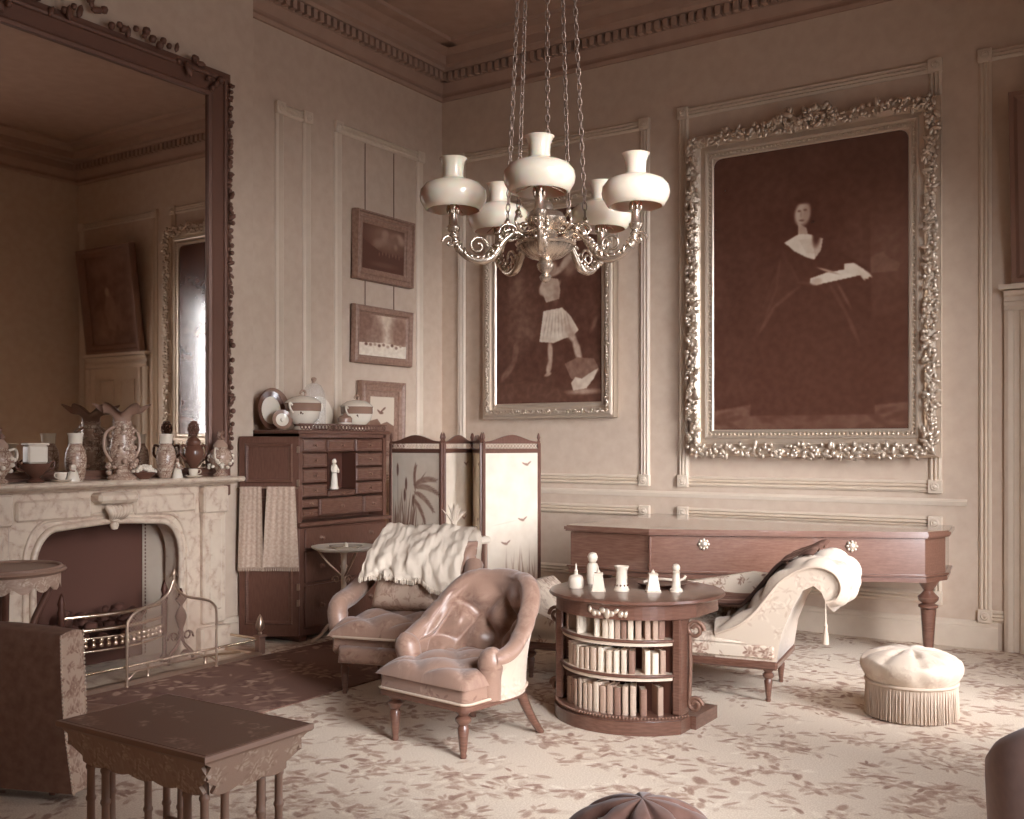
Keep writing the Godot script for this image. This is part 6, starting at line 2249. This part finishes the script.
	s = S()
	for j in 6:
		for i in 8:
			var a := TAU * (i + 0.5 * (j % 2)) / 8.0
			var r := 0.03 * sin(PI * (j + 1.2) / 7.5)
			blob(s, v3(r * cos(a), 0.295 + j * 0.017, r * sin(a)), v3(0.012, 0.013, 0.012), Basis(), 6, 4)
	part(s, "pineapple", M.china_dark, t)
	for e in [-1.0, 1.0]:
		s = S()
		tube(s, curve([v3(0, 0.21, e * 0.055), v3(0, 0.22, e * 0.1), v3(0, 0.16, e * 0.11), v3(0, 0.12, e * 0.06)], 12), 0.009, 6)
		part(s, "handle", M.china_dark, t)
# ------------------------------------------------------------------ china on the cabinet
func cabinet_china():
	var Y := 1.6
	var G := "china on the cabinet top"
	var mk := func(called: String, label: String, at: Vector3, k: float) -> Node3D:
		var t := thing(called, label, "tureen", at, 0, "tureens on the cabinet")
		var s := S()
		lathe(s, P2([0.075 * k, 0, 0.08 * k, 0.01 * k, 0.06 * k, 0.03 * k, 0.07 * k, 0.045 * k]), 30)
		lathe(s, P2([0.07 * k, 0.045 * k, 0.115 * k, 0.09 * k, 0.128 * k, 0.14 * k]), 30)
		part(s, "bowl", M.porcelain, t)
		s = S()
		lathe(s, P2([0.128 * k, 0.14 * k, 0.132 * k, 0.15 * k, 0.132 * k, 0.195 * k, 0.136 * k, 0.2 * k]), 30)
		lathe(s, P2([0.061 * k, 0.026 * k, 0.064 * k, 0.034 * k, 0.071 * k, 0.046 * k]), 30)
		part(s, "painted_band", M.china_band, t)
		s = S()
		lathe(s, P2([0.136 * k, 0.2 * k, 0.125 * k, 0.215 * k, 0.08 * k, 0.245 * k, 0.03 * k, 0.255 * k, 0, 0.256 * k]), 30)
		var lid := part(s, "lid", M.porcelain, t)
		s = S()
		tube(s, curve([v3(0, 0.25 * k, -0.02 * k), v3(0, 0.285 * k, -0.022 * k), v3(0, 0.295 * k, 0.01 * k), v3(0, 0.27 * k, 0.03 * k)], 10), 0.008 * k, 6)
		part(s, "knop", M.china_mid, lid)
		for e in [-1.0, 1.0]:
			s = S()
			tube(s, curve([v3(0.02, 0.185 * k, e * 0.13 * k), v3(0.03, 0.2 * k, e * 0.165 * k), v3(0.03, 0.16 * k, e * 0.16 * k), v3(0.02, 0.13 * k, e * 0.125 * k)], 10), 0.009 * k, 6)
			part(s, "handle", M.porcelain, t)
		s = S()
		for i in 9:
			var a := rng.randf_range(-0.35, 0.35)
			var y := rng.randf_range(0.08, 0.13)
			var r := 0.07 + (y - 0.045) * 0.62
			var dir := Vector3(cos(a - 0.75), 0, -sin(a - 0.75))
			blob(s, dir * (r * k + 0.001) + v3(0, y * k, 0), v3(0.008, 0.008, 0.008) * k, Basis(), 6, 4)
		part(s, "flower_sprig", M.china_dark, t)
		return t
	mk.call("covered_tureen", "larger covered china tureen on the left of the cabinet top", v3(0.44, Y, 2.36), 1.05)
	mk.call("covered_tureen", "smaller covered china tureen on the right of the cabinet top", v3(0.44, Y, 1.74), 1.0)
	# oval dish leaning on the wall side
	var t := thing("oval_dish", "oval dark-rimmed dish standing on edge at cabinet left", "dish", v3(0.24, Y, 2.5), 0, G)
	t.basis = Basis(Vector3.UP, PI / 2 - 0.5) * Basis(Vector3.RIGHT, -0.18)
	var s := S()
	lathe(s, P2([0.0, 0.0, 0.1, 0.004, 0.135, 0.02, 0.14, 0.026, 0.1, 0.018]), 36, Transform3D(Basis(Vector3.RIGHT, PI / 2), v3(0, 0.155, 0)), 0, 0, Vector2(0.75, 1.1))
	part(s, "rim", M.china_dark, t)
	s = S()
	lathe(s, P2([0.102, 0.017, 0.098, 0.012, 0, 0.011]), 36, Transform3D(Basis(Vector3.RIGHT, PI / 2), v3(0, 0.155, 0)), 0, 0, Vector2(0.75, 1.1))
	part(s, "well", M.porcelain, t)
	t = thing("small_saucer", "small dark-rimmed saucer standing before the oval dish", "dish", v3(0.4, Y, 2.54), 0, G)
	t.basis = Basis(Vector3.UP, PI / 2 - 0.5) * Basis(Vector3.RIGHT, -0.2)
	s = S()
	lathe(s, P2([0.0, 0.0, 0.05, 0.004, 0.075, 0.015, 0.078, 0.02, 0.05, 0.012]), 30, Transform3D(Basis(Vector3.RIGHT, PI / 2), v3(0, 0.078, 0)))
	part(s, "rim", M.china_band, t)
	s = S()
	lathe(s, P2([0.052, 0.012, 0.04, 0.008, 0.014, 0.008, 0.012, 0.02, 0, 0.022]), 30, Transform3D(Basis(Vector3.RIGHT, PI / 2), v3(0, 0.078, 0)))
	part(s, "well", M.porcelain, t)
	t = thing("large_plate", "large dark plate standing on edge behind the left tureen", "plate", v3(0.12, Y, 2.36), 0, G)
	t.basis = Basis(Vector3.UP, PI / 2) * Basis(Vector3.RIGHT, -0.12)
	s = S()
	lathe(s, P2([0.0, 0.0, 0.12, 0.004, 0.165, 0.02, 0.17, 0.026, 0.12, 0.014, 0, 0.012]), 36, Transform3D(Basis(Vector3.RIGHT, PI / 2), v3(0, 0.17, 0)))
	part(s, "plate", M.china_band, t)
	t = thing("standing_plate", "pale plate standing on edge between the two tureens", "plate", v3(0.2, Y, 1.92), 0, G)
	t.basis = Basis(Vector3.UP, PI / 2) * Basis(Vector3.RIGHT, -0.15)
	s = S()
	lathe(s, P2([0.0, 0.0, 0.1, 0.004, 0.14, 0.018, 0.144, 0.024, 0.1, 0.014, 0, 0.012]), 36, Transform3D(Basis(Vector3.RIGHT, PI / 2), v3(0, 0.145, 0)))
	part(s, "plate", M.porcelain, t)
	# glass dome
	t = thing("glass_dome", "tall glass dome with knob between the tureens", "glass dome", v3(0.3, Y, 2.1), 0, G)
	s = S()
	lathe(s, P2([0.095, 0.0, 0.095, 0.26, 0.085, 0.32, 0.06, 0.365, 0.025, 0.385, 0, 0.388]), 30)
	part(s, "glass", M.dome_glass, t)
	s = S()
	lathe(s, P2([0.014, 0.385, 0.01, 0.395, 0.02, 0.405, 0.024, 0.42, 0.012, 0.43, 0, 0.432]), 12)
	part(s, "knob", M.china_mid, t)
	s = S()
	lathe(s, P2([0.105, 0.0, 0.108, 0.012, 0.0, 0.012]), 30)
	part(s, "base", M.rosewood, t)
	# chocolate cup
	t = thing("covered_cup", "small dark-banded covered cup on saucer between the tureens", "cup", v3(0.52, Y, 1.97), 0, G)
	s = S()
	lathe(s, P2([0.0, 0.0, 0.06, 0.004, 0.075, 0.014, 0.07, 0.016, 0.0, 0.012]), 24)
	part(s, "saucer", M.porcelain, t)
	s = S()
	lathe(s, P2([0.03, 0.012, 0.05, 0.04, 0.056, 0.065]), 24)
	part(s, "cup", M.porcelain, t)
	s = S()
	lathe(s, P2([0.056, 0.065, 0.058, 0.1, 0.045, 0.115, 0.02, 0.125, 0.012, 0.14, 0, 0.148]), 24)
	part(s, "banded_lid", M.china_band, t)
	# figurine in the niche of drawers
	t = thing("niche_figurine", "standing white china figure in the open niche of the cabinet", "figurine", v3(0.59, 1.138, 2.17), 0, G)
	s = S()
	lathe(s, P2([0.0, 0, 0.035, 0, 0.036, 0.012, 0.03, 0.03, 0.026, 0.08, 0.02, 0.13, 0.028, 0.16, 0.024, 0.185, 0.01, 0.2]), 18)
	part(s, "robe", M.porcelain, t)
	s = S()
	blob(s, v3(0, 0.217, 0), v3(0.019, 0.022, 0.019), Basis(), 12, 8)
	part(s, "head", M.porcelain, t)
	s = S()
	for e in [-1.0, 1.0]:
		tube(s, curve([v3(0, 0.175, e * 0.024), v3(0.012, 0.145, e * 0.036), v3(0.034, 0.135, e * 0.01)], 8), 0.009, 6)
	part(s, "arms", M.porcelain, t)
